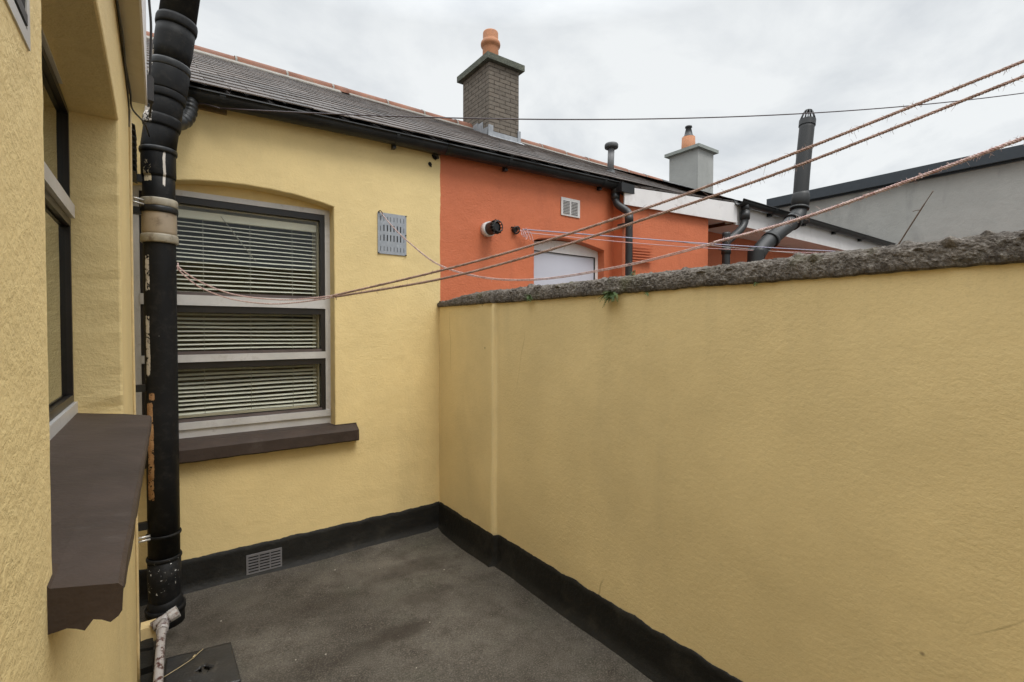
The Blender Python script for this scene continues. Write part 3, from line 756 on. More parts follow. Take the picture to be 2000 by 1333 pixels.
# projecting bay: return face, front face turned a little, recess and far wall in the shade of the deep soffit
bm = new()
pl = [(3.60, YB), (3.60, 3.190), (4.72, 3.000), (4.76, 3.31), (9.9, 3.31)]
zt = [2.90, 2.78, 2.78, 2.78, 2.86]
for (a, b, za, zb) in zip(pl, pl[1:], zt, zt[1:]):
    L = (Vector(a) - Vector(b)).length; n = max(1, int(L / .25))
    for k in range(n):
        p = Vector(a).lerp(Vector(b), k / n); q = Vector(a).lerp(Vector(b), (k + 1) / n)
        v = [bm.verts.new(c) for c in ((p.x, p.y, -.02), (q.x, q.y, -.02), (q.x, q.y, zb), (p.x, p.y, za))]; bm.faces.new(v)
o = obj('bay_wall', bm, M['orange'], OC); o['label'] = 'orange projecting bay turned slightly towards the yard'
# white verge board A->B and soffit line, then fascia under the far gutter
def board(bm, a, b, th, zb0, zt0, zb1, zt1, n):
    d = (Vector(b) - Vector(a)).normalized(); nn = Vector((d.y, -d.x)) * th
    P = []
    for off in (Vector((0, 0)), nn):
        P += [(a[0] + off.x, a[1] + off.y, zb0), (b[0] + off.x, b[1] + off.y, zb1), (b[0] + off.x, b[1] + off.y, zt1), (a[0] + off.x, a[1] + off.y, zt0)]
    v = [bm.verts.new(p) for p in P]
    for f in ((0, 1, 2, 3), (4, 5, 6, 7), (0, 1, 5, 4), (1, 2, 6, 5), (2, 3, 7, 6), (3, 0, 4, 7)): bm.faces.new([v[i] for i in f])
bm = new(); board(bm, (3.585, 3.165), (5.07, 2.895), .014, 2.690, 2.858, 2.662, 2.872, 1); box(bm, (5.055, 2.897, 2.668), (5.075, 3.01, 2.86))
o = obj('verge_board', bm, M['white'], OC); o['label'] = 'wide white board above the orange bay'
bm = new(); v = [bm.verts.new(p) for p in ((3.61, 3.175, 2.72), (5.06, 2.91, 2.69), (5.06, 3.31, 2.69), (3.61, 3.31, 2.72))]; bm.faces.new(v)
v = [bm.verts.new(p) for p in ((5.08, 2.93, 2.655), (9.9, 2.93, 2.655), (9.9, 3.31, 2.655), (5.08, 3.31, 2.655))]; bm.faces.new(v)
obj('soffit', bm, M['white'], OC, recalc=False)
bm = new(); box(bm, (5.079, 2.90, 2.645), (9.9, 2.925, 2.86)); obj('fascia', bm, M['white'], OC)
RO = obj('roof', slates(PX + .002, 5.9, seed=8), M['slate'], OC, recalc=False); RO['label'] = 'slate roof continuing over the orange cottage'
# roof over the bay and far part down to the forward eave
rnd = random.Random(5)
bm = new(); lay = bm.loops.layers.float_color.new('tone')
def quad(P, tone):
    f = bm.faces.new([bm.verts.new(p) for p in P])
    for l in f.loops: l[lay] = (tone, tone, tone, 1)
for k in range(7):                        # courses creeping down over the bay
    t0, t1 = k / 7, (k + 1) / 7 + .04
    A0 = V(3.56, 3.16, 2.865); B0 = V(5.09, 2.885, 2.885); A1 = V(3.70, 3.36, 3.01); B1 = V(5.2, 3.40, 3.035)
    for q in range(7):
        s0, s1 = q / 7, (q + 1) / 7 - .01
        P = [A0.lerp(B0, s0).lerp(A1.lerp(B1, s0), t0), A0.lerp(B0, s1).lerp(A1.lerp(B1, s1), t0), A0.lerp(B0, s1).lerp(A1.lerp(B1, s1), t1), A0.lerp(B0, s0).lerp(A1.lerp(B1, s0), t1)]
        up = rnd.uniform(.008, .014)
        P[0].z += up; P[1].z += up; quad(P, rnd.uniform(.1, .6)); quad([P[0], P[1], P[1] - V(0, 0, .013), P[0] - V(0, 0, .013)], .15)
far0 = V(5.09, 2.87, 2.893); far1 = V(9.9, 2.87, 2.893)
for k in range(26):
    t0, t1 = k / 26, (k + 1) / 26 + .01
    P = [V(5.09, 2.87 + (RY - 2.87) * t0, 2.893 + (RZ - .012 - 2.893) * t0 + .01), V(9.9, 2.87 + (RY - 2.87) * t0, 2.893 + (RZ - .012 - 2.893) * t0 + .01),
         V(9.9, 2.87 + (RY - 2.87) * t1, 2.893 + (RZ - .012 - 2.893) * t1), V(5.09, 2.87 + (RY - 2.87) * t1, 2.893 + (RZ - .012 - 2.893) * t1)]
    if P[0].y < 5.55: quad(P, .3 + .1 * (k % 2))
quad([V(5.9, RY, RZ - .02), V(9.9, RY, RZ - .02), V(9.9, 8, 2.85), V(5.9, 8, 2.85)], .3)
o = obj('bay_roof', bm, M['slate'], RO, recalc=False)
bm = new(); box(bm, (9.88, 3.31, -.02), (9.9, 8, 2.8)); v = [bm.verts.new(p) for p in ((9.89, 2.9, 2.8), (9.89, 8, 2.8), (9.89, RY, RZ - .03))]; bm.faces.new(v)
box(bm, (-1.2, 7.98, -.02), (9.9, 8, 2.85)); obj('rear_wall', bm, M['orange'], OC)
obj('ridge_tile', ridge(PX, 7.2, seed=9), M['ridge'], RO)
obj('ridge_mortar', mortar(PX, 7.2, 4, .004, xr=PX), M['mortar'], RO)
bm = ridge(7.22, 9.9, L=.9, seed=4, gap=.03)
o = obj('ridge_tile', bm, M['blackpipe'], RO); o['label'] = 'dark replacement ridge tiles'
# gutters, brackets
bm = new(); gutter(bm, PX + .002, 3.60, GY, gz); tube(bm, [(3.545, GY, gz(3.5) - .02), (3.545, GY, gz(3.5) - .10)], .04, 14)
G2 = obj('gutter', bm, M['black'], OC); G2['label'] = 'black gutter above the orange wall'
bm = new()
for x in (2.28, 3.36): gbracket(bm, x, GY, gz(x), w=.03)
obj_split('bracket', bm, M['black'], G2)
bm = new(); box(bm, (3.52, 3.13, 2.80), (3.70, 3.20, 2.885)); obj('corner_slate', bm, M['black'], G2)
bm = new(); gutter(bm, 5.03, 9.6, 2.842, lambda x: 2.893, r=.052); tube(bm, [(5.16, 2.842, 2.87), (5.16, 2.842, 2.78)], .04, 14)
G3 = obj('gutter', bm, M['black'], OC); G3['label'] = 'black gutter along the far white fascia'
bm = new()
for x in (5.75, 6.6, 7.5, 8.4): gbracket(bm, x, 2.842, 2.893, r=.057, w=.05)
obj_split('bracket', bm, M['black'], G3)

# window with white frame
bm = new(); axo = lambda u, v, d: (u, YB + .085 + d, v)
rect_frame(bm, axo, 2.60, 3.478, 1.2, 2.235, .036, 0, .05, tt=.03); bevel(bm, .003, 1)
# arched head board
rows = []
for k in range(15):
    x = 2.60 + .878 * k / 14; z = 2.262 + .050 * sin(pi * (3.478 - x) / .86) + .004
    rows.append([bm.verts.new((x, YB + .088, 2.232)), bm.verts.new((x, YB + .088, max(2.24, z)))])
for a, b in zip(rows, rows[1:]): bm.faces.new((a[0], b[0], b[1], a[1]))
WO = obj('window', bm, M['white'], OC); WO['label'] = 'white framed window with a plain pale pane'
bm = new(); rect_frame(bm, axo, 2.637, 3.441, 1.237, 2.204, .006, .004, .02); obj('gasket', bm, M['sash'], WO)
bm = new(); box(bm, (2.643, YB + .10, 1.243), (3.435, YB + .105, 2.198)); obj('pane', bm, M['pane_white'], WO)
# louvre vent
bm = new(); hl = []
for c_ in (0, 1):
    for r_ in range(9): hl.append((2.940 + c_ * .098, 3.020 + c_ * .098, 2.548 + r_ * .0135, 2.548 + r_ * .0135 + .0062))
grid_plate(bm, 2.917, 3.145, 2.528, 2.688, hl, axw, .005, .009)
LV = obj('louvre_vent', bm, M['louvre'], OC); LV['label'] = 'white metal louvre vent on the orange wall'
bm = new(); box(bm, (2.92, YB - .0045, 2.531), (3.142, YB - .001, 2.685)); obj('backing', bm, M['dark'], LV)
bm = new()
for c_ in (0, 1):
    for r_ in range(9):
        x0 = 2.940 + c_ * .098; z = 2.548 + r_ * .0135 + .0062
        v = [bm.verts.new(p) for p in ((x0, YB - .009, z), (x0 + .08, YB - .009, z), (x0 + .08, YB - .017, z - .004), (x0, YB - .017, z - .004))]; bm.faces.new(v)
obj('slats', bm, M['louvre'], LV)
# painted louvre in the bay wall
bm = new(); dn = Vector((1.1, -.22)).normalized(); nn = Vector((dn.y, -dn.x))
for r_ in range(7):
    z = 2.16 + r_ * .027
    for (o0, o1, z0, z1) in ((.002, .014, z, z + .011),):
        a = Vector((3.60, 3.175)) + dn * .10; b = a + dn * .25
        P = [(a + nn * o0, z0), (b + nn * o0, z0), (b + nn * o1, z0), (a + nn * o1, z0), (a + nn * o0, z1), (b + nn * o0, z1), (b + nn * o1, z1), (a + nn * o1, z1)]
        v = [bm.verts.new((p.x, p.y, zz_)) for p, zz_ in P]
        for f in ((0, 3, 2, 1), (4, 5, 6, 7), (0, 1, 5, 4), (1, 2, 6, 5), (2, 3, 7, 6), (3, 0, 4, 7)): bm.faces.new([v[i] for i in f])
o = obj('painted_vent', bm, M['orange'], OC); o['label'] = 'louvred vent painted orange like its wall'
# downpipes
def socket(bm, p, q, r): tube(bm, [p, q], r, 18)
bm = new(); path = catmull([(3.545, 3.232, 2.80), (3.545, 3.225, 2.74), (3.548, 3.20, 2.69), (3.58, 3.14, 2.635), (3.585, 3.105, 2.60), (3.585, 3.095, 2.54), (3.585, 3.095, 2.3), (3.585, 3.095, .05)], 8)
tube(bm, path, .034, 18); socket(bm, (3.545, 3.232, 2.80), (3.545, 3.230, 2.745), .040); socket(bm, (3.584, 3.097, 2.585), (3.585, 3.095, 2.50), .040)
DP = obj('downpipe', bm, M['blackpipe'], OC); DP['label'] = 'black downpipe at the corner beside the orange window'
bm = new(); box(bm, (3.54, 3.088, 2.485), (3.63, 3.20, 2.505)); obj_split('bracket', bm, M['blackpipe'], DP)
bm = new(); path = catmull([(5.16, 2.842, 2.80), (5.16, 2.842, 2.74), (5.15, 2.845, 2.66), (5.08, 2.85, 2.58), (4.93, 2.86, 2.48), (4.85, 2.865, 2.42), (4.84, 2.865, 2.33), (4.84, 2.865, .05)], 8)
tube(bm, path, .040, 18); socket(bm, (5.16, 2.842, 2.79), (5.16, 2.842, 2.70), .050); socket(bm, (4.84, 2.865, 2.37), (4.84, 2.865, 2.30), .048)
DP2 = obj('downpipe', bm, M['blackpipe'], OC); DP2['label'] = 'second black downpipe under the far gutter end'
bm = new(); box(bm, (4.72, 2.86, 2.335), (4.84, 2.88, 2.35)); obj_split('bracket', bm, M['blackpipe'], DP2)

# brick chimney
CX, CY = 3.303, 5.071
bm = new(); box(bm, (CX, CY, 3.6), (CX + .453, CY + .63, 4.79)); 
for f in bm.faces: pass
CH = obj('chimney', bm, M['brick'], OC); CH['label'] = 'tall grey brown brick chimney with mossy cap'
bm = new(); box(bm, (CX - .055, CY - .055, 4.79), (CX + .508, CY + .70, 4.865)); bevel(bm, .008, 2); obj('chimney_cap', bm, M['capstone'], CH)
bm = new(); pz = 4.865; pc = (CX + .245, CY + .34)
pr = [(.106, 0), (.104, .30), (.108, .315), (.125, .33), (.129, .355), (.124, .38), (.106, .40), (.100, .42), (.100, .50), (.095, .512), (.08, .512), (.08, .30)]
rings = [[bm.verts.new((pc[0] + r * cos(2 * pi * j / 28), pc[1] + r * sin(2 * pi * j / 28), pz + z)) for j in range(28)] for r, z in pr]
for a, b in zip(rings, rings[1:]):
    for j in range(28): f = bm.faces.new((a[j], a[(j + 1) % 28], b[(j + 1) % 28], b[j])); f.smooth = True
o = obj('chimney_pot', bm, M['terracotta'], CH)
# lead flashing: stepped tongues up the side, apron at the front
bm = new(); zr_ = lambda y: (RZ - 2.90) / (RY - EY) * (y - EY) + 2.90 - .015
box(bm, (CX - .012, CY - .014, zr_(CY) + .0), (CX + .46, CY - .004, zr_(CY) + .085), .003)
v = [bm.verts.new(p) for p in ((CX - .03, CY - .01, zr_(CY) + .03), (CX + .49, CY - .01, zr_(CY) + .035), (CX + .50, CY - .13, zr_(CY - .13) + .028), (CX - .04, CY - .13, zr_(CY - .13) + .028))]; bm.faces.new(v)
for k in range(3):
    y = CY + .02 + k * .11; box(bm, (CX - .010 - .003 * k, y, zr_(y)), (CX - .003, y + .12, zr_(y + .15) + .05 + .03 * (k % 2)), .003)
box(bm, (CX + .425, CY - .022, zr_(CY)), (CX + .470, CY - .008, zr_(CY) + .17), .003); box(bm, (CX - .02, CY - .025, zr_(CY)), (CX + .05, CY - .014, zr_(CY) + .15), .003)
o = obj('flashing', bm, M['lead'], CH)
# small roof vent
bm = new(); fx, fy = 4.225, 3.93
tube(bm, [(fx, fy, 3.30), (fx + .012, fy, 3.60)], .037, 20)
RV = obj('roof_vent', bm, M['greyvent'], OC); RV['label'] = 'grey mushroom capped vent on the slates'
bm = new(); pr = [(.045, 3.585), (.074, 3.590), (.078, 3.600), (.078, 3.628), (.070, 3.642), (.050, 3.648), (.03, 3.650), (.002, 3.650)]
rings = [[bm.verts.new((fx + .014 + r * cos(2 * pi * j / 24), fy + r * sin(2 * pi * j / 24), z)) for j in range(24)] for r, z in pr]
for a, b in zip(rings, rings[1:]):
    for j in range(24): f = bm.faces.new((a[j], a[(j + 1) % 24], b[(j + 1) % 24], b[j])); f.smooth = True
obj('vent_cap', bm, simple('dark_vent_cap', (.06, .062, .062), .5), RV)
bm = new(); tube(bm, [(fx, fy, 3.22), (fx, fy, 3.33)], [.075, .047], 20); obj('vent_collar', bm, M['blackpipe'], RV)
# rendered chimney of the next house
bm = new(); box(bm, (9.05, 6.0, 3.2), (9.607, 6.70, 5.26)); bevel(bm, .01, 2)
C2 = obj('chimney', bm, M['greychim'], OC); C2['label'] = 'grey cement rendered chimney with short pot and black cowl'
bm = new(); box(bm, (8.97, 5.93, 5.26), (9.69, 6.77, 5.325)); bevel(bm, .01, 2); obj('chimney_cap', bm, M['greycap'], C2)
bm = new(); tube(bm, [(9.27, 6.38, 5.32), (9.27, 6.38, 5.40), (9.27, 6.38, 5.64)], [.16, .145, .135], 22); obj('chimney_pot', bm, M['terracotta'], C2)
bm = new(); tube(bm, [(9.27, 6.38, 5.63), (9.27, 6.38, 5.66), (9.27, 6.38, 5.68), (9.27, 6.38, 5.84), (9.27, 6.38, 5.85), (9.27, 6.38, 5.88)], [.12, .115, .09, .055, .075, .07], 18); obj('cowl', bm, M['blackpipe'], C2)

# things fixed to the orange wall -----------------------------------
FT = thing('flue_terminal', 'short white flue pipe ending in a black cage on the orange wall', 'flue', (2.13, YB, 2.30))
bm = new(); tube(bm, [(2.13, YB, 2.300), (2.13, YB - .055, 2.300)], .058, 26); obj('sleeve', bm, M['white'], FT)
bm = new(); tube(bm, [(2.13, YB - .05, 2.300), (2.13, YB - .13, 2.300)], .050, 24, cap=False); tube(bm, [(2.13, YB - .06, 2.300), (2.13, YB - .14, 2.300)], .030, 20)
for k in range(14):
    a = 2 * pi * k / 14; c_, s_ = cos(a), sin(a)
    tube(bm, [(2.13 + .05 * c_, YB - .125, 2.30 + .05 * s_), (2.13 + .054 * c_, YB - .15, 2.30 + .054 * s_), (2.13 + .040 * c_, YB - .17, 2.30 + .040 * s_)], .0045, 6)
ring = [(2.13 + .040 * cos(2 * pi * k / 20), YB - .17, 2.30 + .040 * sin(2 * pi * k / 20)) for k in range(21)]; tube(bm, ring, .0045, 6, cap=False)
obj('cage', bm, M['blackpipe'], FT)
bm = new()
tube(bm, [(2.40, YB, 2.330), (2.40, YB - .03, 2.330)], .022, 12)
ring = [(2.405 + .028 * cos(2 * pi * k / 14), YB - .035 - .022 * sin(2 * pi * k / 14) * .6, 2.325 + .026 * sin(2 * pi * k / 14)) for k in range(15)]; tube(bm, ring, .007, 8, cap=False)
tube(bm, catmull([(2.37, YB - .004, 2.35), (2.39, YB - .03, 2.345), (2.43, YB - .05, 2.33)], 5), .006, 7)
HK = obj('wall_hook', bm, M['cable'], base=(2.40, YB, 2.33)); tag(HK, 'black iron ring hook on the orange wall tied with loose line ends', 'hook')
bm = new()
rr = random.Random(4)
for k in range(9):
    p = V(2.43 + rr.uniform(-.02, .05), YB - .05 - rr.uniform(0, .03), 2.33 + rr.uniform(-.015, .02)); pts = [p]
    for q in range(5): p = p + V(rr.uniform(-.012, .022), rr.uniform(-.01, .006), rr.uniform(-.026, .010)); pts.append(p)
    tube(bm, catmull(pts, 4), .0022, 5)
for k in range(3): tube(bm, catmull([(2.45 + .03 * k, YB - .055, 2.34), (2.47 + .03 * k, YB - .07, 2.30), (2.49 + .03 * k, YB - .075, 2.255 - .01 * k)], 5), .003, 5)
o = obj('knotted_line', bm, M['pinkline'], HK)

# ================================================================== BOUNDARY WALL
BW = thing('boundary_wall', 'long plain yellow painted yard wall with rough grey mortar coping on the right', 'wall', (1.74, 1.0, 0))
XN, XF, YS2 = 1.737, 1.706, 2.575
bm = new()
def sheet(bm, P0, P1, z0, z1f, n, m):
    rows = []
    for i in range(n + 1):
        p = Vector(P0).lerp(Vector(P1), i / n); col = []
        for j in range(m + 1):
            z = z0 + (z1f(p.y) - z0) * j / m; amp = .004
            col.append(bm.verts.new((p.x + fnoise((0, p.y, z), 1.6, .004) + fnoise((0, p.y, z), 7, .0010), p.y, z)))
        rows.append(col)
    for a, b in zip(rows, rows[1:]):
        for j in range(m): f = bm.faces.new((a[j], a[j + 1], b[j + 1], b[j])); f.smooth = True
    return rows
top = lambda y: 1.70
r1 = sheet(bm, (XN, -2.2), (XN, YS2 - .012), -.02, top, 190, 70)
r2 = sheet(bm, (XF, YS2 + .012), (XF, YB + .02), -.02, top, 40, 70)
mid = [[bm.verts.new((XN + (XF - XN) * t + fnoise((3, 0, v_.co.z), 14, .003), YS2 - .012 + .024 * s_, v_.co.z)) for v_ in r1[-1]] for t, s_ in ((.12, .35), (.5, .5), (.88, .65))]
chain = [r1[-1]] + mid + [r2[0]]
for a, b in zip(chain, chain[1:]):
    for j in range(70): f = bm.faces.new((a[j], a[j + 1], b[j + 1], b[j])); f.smooth = True
box(bm, (XN + .012, -2.2, -.02), (XN + .20, YB, 1.66))
obj('render', bm, M['yellow_side'], BW, recalc=False)
# coping: rough mortar cap with lumps
bm = new(); n = 1200; rows = []
for i in range(n + 1):
    y = -2.2 + (YB - .005 + 2.2) * i / n
    xf = (XN if y < YS2 else XF) - .012
    h = 1.748 - .0 * y; end = max(0, (y - 2.75) / .55); h -= .045 * end ** 1.5
    dip = fnoise((0, y, 9), 4, .004) + fnoise((0, y, 9), 30, .003)
    prf = [(.020, 1.672 + dip), (.006, 1.668 + dip), (-.002, 1.674 + dip), (-.004, 1.690), (0, 1.70 + .3 * (h - 1.70)), (.003, 1.70 + .55 * (h - 1.70)), (.008, h - .014), (.016, h - .005), (.030, h), (.05, h + .004), (.08, h + .008), (.12, h + .008), (.17, h), (.21, h - .03), (.215, 1.66)]
    row = []; fine_ = []
    for k in range(len(prf) - 1):
        m_ = 5 if 3 <= k <= 5 else (2 if k < 11 else 1)
        fine_ += [(k + q / m_, prf[k][0] + (prf[k + 1][0] - prf[k][0]) * q / m_, prf[k][1] + (prf[k + 1][1] - prf[k][1]) * q / m_) for q in range(m_)]
    fine_.append((len(prf) - 1, *prf[-1]))
    for k, a, z in fine_:
        p = V(xf + a, y, z); q = (xf + a, y, z)
        d = fnoise(q, 9, .004) + fnoise(q, 34, .004) + (abs(fnoise(q, 75, .005)) + fnoise(q, 150, .0022)) * (1 if k > 2 else .4)
        if k < 2: d *= .4
        if k >= 13: d = 0
        nx = -1 if k < 7 else (-.5 if k < 9 else 0); nz = 0 if k < 5 else (.6 if k < 8 else 1)
        lump = max(0, noise.noise(V(xf + a, y, z) * 21 + V(9, 2, 4)) - .38) * .05 if k >= 5 else 0
        row.append(bm.verts.new(p + V(nx, 0, nz) * (d + lump)))
    rows.append(row)
for a, b in zip(rows, rows[1:]):
    for k in range(len(a) - 1): f = bm.faces.new((a[k], a[k + 1], b[k + 1], b[k]))
o = obj('coping', bm, M['coping'], BW, recalc=False); o['label'] = 'rough weathered grey mortar coping'
bm = new(); path = []
yy = -2.2
while yy < YS2 - .01: path.append(((XN, yy), (-1, 0))); yy += .012
path = [p for p in path if p[0][1] < YS2 - .03] + [((XN, YS2 - .03), (-1, 0)), ((XN - .012, YS2 - .022), (-1, 0)), ((XF - .003, YS2 - .016), (-1, 0)), ((XF - .002, YS2), (-1, 0))]
yy = YS2 + .02
while yy < YB - .005: path.append(((XF, yy), (-1, 0))); yy += .012
plinth(bm, path, .198, 40); obj('plinth', bm, M['plinth'], BW)

# ferns on the coping joint
def fern(name, label, x, y, z, size, nf, seed, cat='fern'):
    rr = random.Random(seed); bm = new()
    for k in range(nf):
        a = rr.uniform(-1.3, 1.3); L = size * rr.uniform(.5, 1.0); el = rr.uniform(-.5, 1.0)
        d = V(-cos(a) * .7, sin(a), el).normalized(); p = V(x, y, z) + V(rr.uniform(-.006, .004), rr.uniform(-.2, .2) * size, rr.uniform(-.1, .1) * size)
        n_ = 8; side = d.cross(V(0, 0, 1)).normalized(); pts = [p]
        for q in range(n_):
            d = (d + V(0, 0, -.16)).normalized(); p = p + d * L / n_; pts.append(p)
        tube(bm, pts, .0006, 4)
        for q, c in enumerate(pts[1:]):
            w_ = L * .20 * (1 - q / n_ * .7)
            for s in (-1, 1):
                t = (pts[q + 1] - pts[q]).normalized(); tip = c + side * s * w_ + t * w_ * .3 + V(0, 0, rr.uniform(-.3, .3) * w_)
                mid_ = c + side * s * w_ * .5
                v = [bm.verts.new(c), bm.verts.new(mid_ + t * w_ * .42), bm.verts.new(tip), bm.verts.new(mid_ - t * w_ * .28)]; bm.faces.new(v)
    o = obj(name, bm, M['leaf'], base=(x, y, z), recalc=False); tag(o, label, cat); return o
fern('fern', 'largest green fern tuft hanging from the coping joint right of the white window', 1.722, 1.590, 1.668, .075, 44, 3)
fern('fern', 'small fern tuft under the coping below the white window', 1.724, 2.215, 1.690, .046, 22, 5)
fern('fern', 'tiny fern sprig just right of the largest fern', 1.722, 1.385, 1.664, .022, 9, 8)
fern('moss_tuft', 'small moss tuft at the coping edge under the vent stack', 1.722, .905, 1.668, .020, 10, 9, 'moss')
fern('weed_tuft', 'yellow green weed on the coping top below the painted louvre', 1.775, 1.50, 1.762, .035, 10, 12, 'weed')

# ================================================================== GREY BUILDING
GB = thing('grey_building', 'plain grey cement building with dark metal roof edge beyond the wall on the far right', 'building', (10, 1, 0))
bm = new(); box(bm, (10, -6, -.05), (15, 4.82, 4.0)); obj('wall', bm, M['greyrender'], GB)
bm = new(); box(bm, (9.86, -6.1, 3.945), (15.1, 4.99, 4.118)); bevel(bm, .008, 1); box(bm, (9.95, -6.1, 3.925), (15.05, 4.93, 3.943)); obj('roof_edge', bm, M['anthracite'], GB)
# dead stem
bm = new(); tube(bm, catmull([(2.2, .80, -.05), (2.2, .70, 1.55), (2.20, .665, 1.745), (2.20, .622, 1.829), (2.20, .567, 1.930), (2.203, .534, 1.990)], 6), [.0032] * 18 + [.0024] * 8 + [.0016] * 5, 6)
tube(bm, catmull([(2.20, .566, 1.928), (2.20, .578, 1.930), (2.20, .590, 1.928)], 5), .0013, 5)
tag(obj('dead_stem', bm, M['drygrass'], base=(2.2, .80, -.05)), 'thin bare twig rising behind the coping in front of the grey building', 'twig')

# ================================================================== VENT STACK
VS = thing('vent_stack', 'tall dark grey plastic vent stack with wire cage top, bent below the far gutter', 'vent pipe', (5.15, 2.66, 0))
bm = new(); path = catmull([(5.12, 2.70, -.05), (5.12, 2.70, 2.15), (5.16, 2.70, 2.30), (5.32, 2.70, 2.43), (5.62, 2.69, 2.60), (5.92, 2.68, 2.76), (6.03, 2.68, 2.86), (6.062, 2.68, 2.98), (6.12, 2.68, 3.4), (6.215, 2.68, 3.94)], 8)
tube(bm, path, .080, 26); o = obj('pipe', bm, M['stackmat'], VS)
bm = new(); tube(bm, [(6.052, 2.68, 2.90), (6.075, 2.68, 3.03), (6.082, 2.68, 3.07), (6.088, 2.68, 3.11)], [.092, .094, .091, .082], 26); tube(bm, [(6.048, 2.68, 2.905), (6.053, 2.68, 2.93)], .101, 26); obj('socket', bm, M['stackmat'], VS)
bm = new(); tube(bm, [(5.86, 2.68, 2.73), (5.92, 2.68, 2.76)], .096, 26); tube(bm, [(5.40, 2.695, 2.475), (5.44, 2.695, 2.50)], .094, 26); obj_split('collar', bm, M['stackmat'], VS)
bm = new(); ax_ = Vector((6.215 - 6.12, 0, 3.94 - 3.4)).normalized(); T0 = Vector((6.215, 2.68, 3.94)); e1 = Vector((0, 1, 0)); e2 = ax_.cross(e1)
tube(bm, [T0 - ax_ * .035, T0 + ax_ * .035], .088, 26, cap=False)
for k in range(11):
    a = 2 * pi * k / 11; d = e1 * cos(a) + e2 * sin(a)
    tube(bm, [T0 + ax_ * .03 + d * .082, T0 + ax_ * .09 + d * .064, T0 + ax_ * .14 + d * .046, T0 + ax_ * .155 + d * .03], .0055, 6)
tube(bm, [T0 + ax_ * .145, T0 + ax_ * .155], .042, 18)
obj('cage', bm, M['blackpipe'], VS)

# ================================================================== SOIL PIPE (foreground)
SP = thing('soil_pipe', 'thick black soil pipe with flaking paint and a beige coupling in front of the blinds', 'soil pipe', (.005, 3.04, 0))
A = lambda z: V(.005, 3.04, z)
def P2(z):          # axis of the upper, leaning run
    if z < 2.40: return A(z)
    return V(.005 + (z - 2.40) * .130, 3.04 - (z - 2.40) * .02, z)
R0 = .0685
bm = new(); tube(bm, [A(.22), A(1.0), A(2.16), A(2.40)], R0, 40); PM = obj('pipe', bm, M['soil'], SP); PM['label'] = 'long straight black length with tan and white scars'
def ring(name, z0, z1, r, mat, f=A, lip=.15, extra=None):
    bm = new(); h = z1 - z0
    tube(bm, [f(z0), f(z0 + h * lip), f(z1 - h * lip), f(z1)], [r * .965, r, r, r * .965], 40); o = obj(name, bm, mat, SP); return o
ring('coupling', 1.962, 2.120, .0735, M['beige'])['label'] = 'beige plastic coupling'
ring('collar', 1.930, 1.972, .0795, M['beige2']); ring('collar', 2.108, 2.148, .0790, M['beige2']); ring('collar', 2.078, 2.110, .0800, M['black'], lip=.3)
# upper fittings: wider sockets and lips following the leaning axis
ring('socket', 2.255, 2.385, .0735, M['soil'], lip=.1); ring('collar', 2.375, 2.400, .0805, M['black'], P2, .3)
ring('socket', 2.395, 2.520, .0740, M['soil'], P2, .05); ring('collar', 2.505, 2.560, .0810, M['soil'], P2, .2)
ring('socket', 2.555, 2.660, .0770, M['soil'], P2, .05); ring('collar', 2.645, 2.690, .0840, M['soil'], P2, .25)
ring('socket', 2.685, 2.800, .0855, M['soil'], P2, .08); ring('collar', 2.795, 2.835, .0870, M['black'], P2, .2)
bm = new(); tube(bm, [P2(2.83), P2(2.90), P2(2.96), P2(3.02)], [.076, .0835, .0835, .0835], 40); obj('elbow', bm, M['soil'], SP)
ring('collar', 3.010, 3.060, .0895, M['soil'], P2, .25); bm = new(); tube(bm, [P2(3.05), P2(3.9)], .0800, 40); obj('upper_pipe', bm, M['soil'], SP)
# lower rings and shoe
ring('collar', .452, .468, .0755, M['soil'], lip=.3); ring('collar', .330, .350, .0765, M['soil'], lip=.3)
bm = new(); tube(bm, [A(.34), A(.22), A(.14), A(.10)], [.0715, .0715, .069, .064], 40); obj('socket', bm, M['soil'], SP)
bm = new()
for s_ in range(1): pass
tube(bm, [V(.008, 3.05, -.02), V(.008, 3.05, .05), V(.008, 3.048, .095), V(.006, 3.043, .14)], [.082, .081, .078, .070], 36)
tube(bm, [V(.008, 3.048, .060), V(.008, 3.048, .085)], .087, 36); obj('shoe', bm, M['soil'], SP)
bm = new()
for z in (2.225, 2.065, 1.19, .50):
    box(bm, (-.128, 3.02, z), (-.055, 3.05, z + .035)); box(bm, (-.132, 3.0, z - .012), (-.120, 3.07, z + .05))
bevel(bm, .002, 1); obj_split('bracket', bm, M['black'], SP)
bm = new()
for z in (2.128, 2.108): tube(bm, [(-.125, 2.985, z + .012), (-.055, 2.985, z)], .0045, 8)
tube(bm, [(-.12, 2.99, .455), (-.05, 2.985, .462)], .006, 8); tube(bm, [(-.12, 2.99, .475), (-.05, 2.985, .478)], .006, 8)
obj_split('bolt', bm, M['steel'], SP)

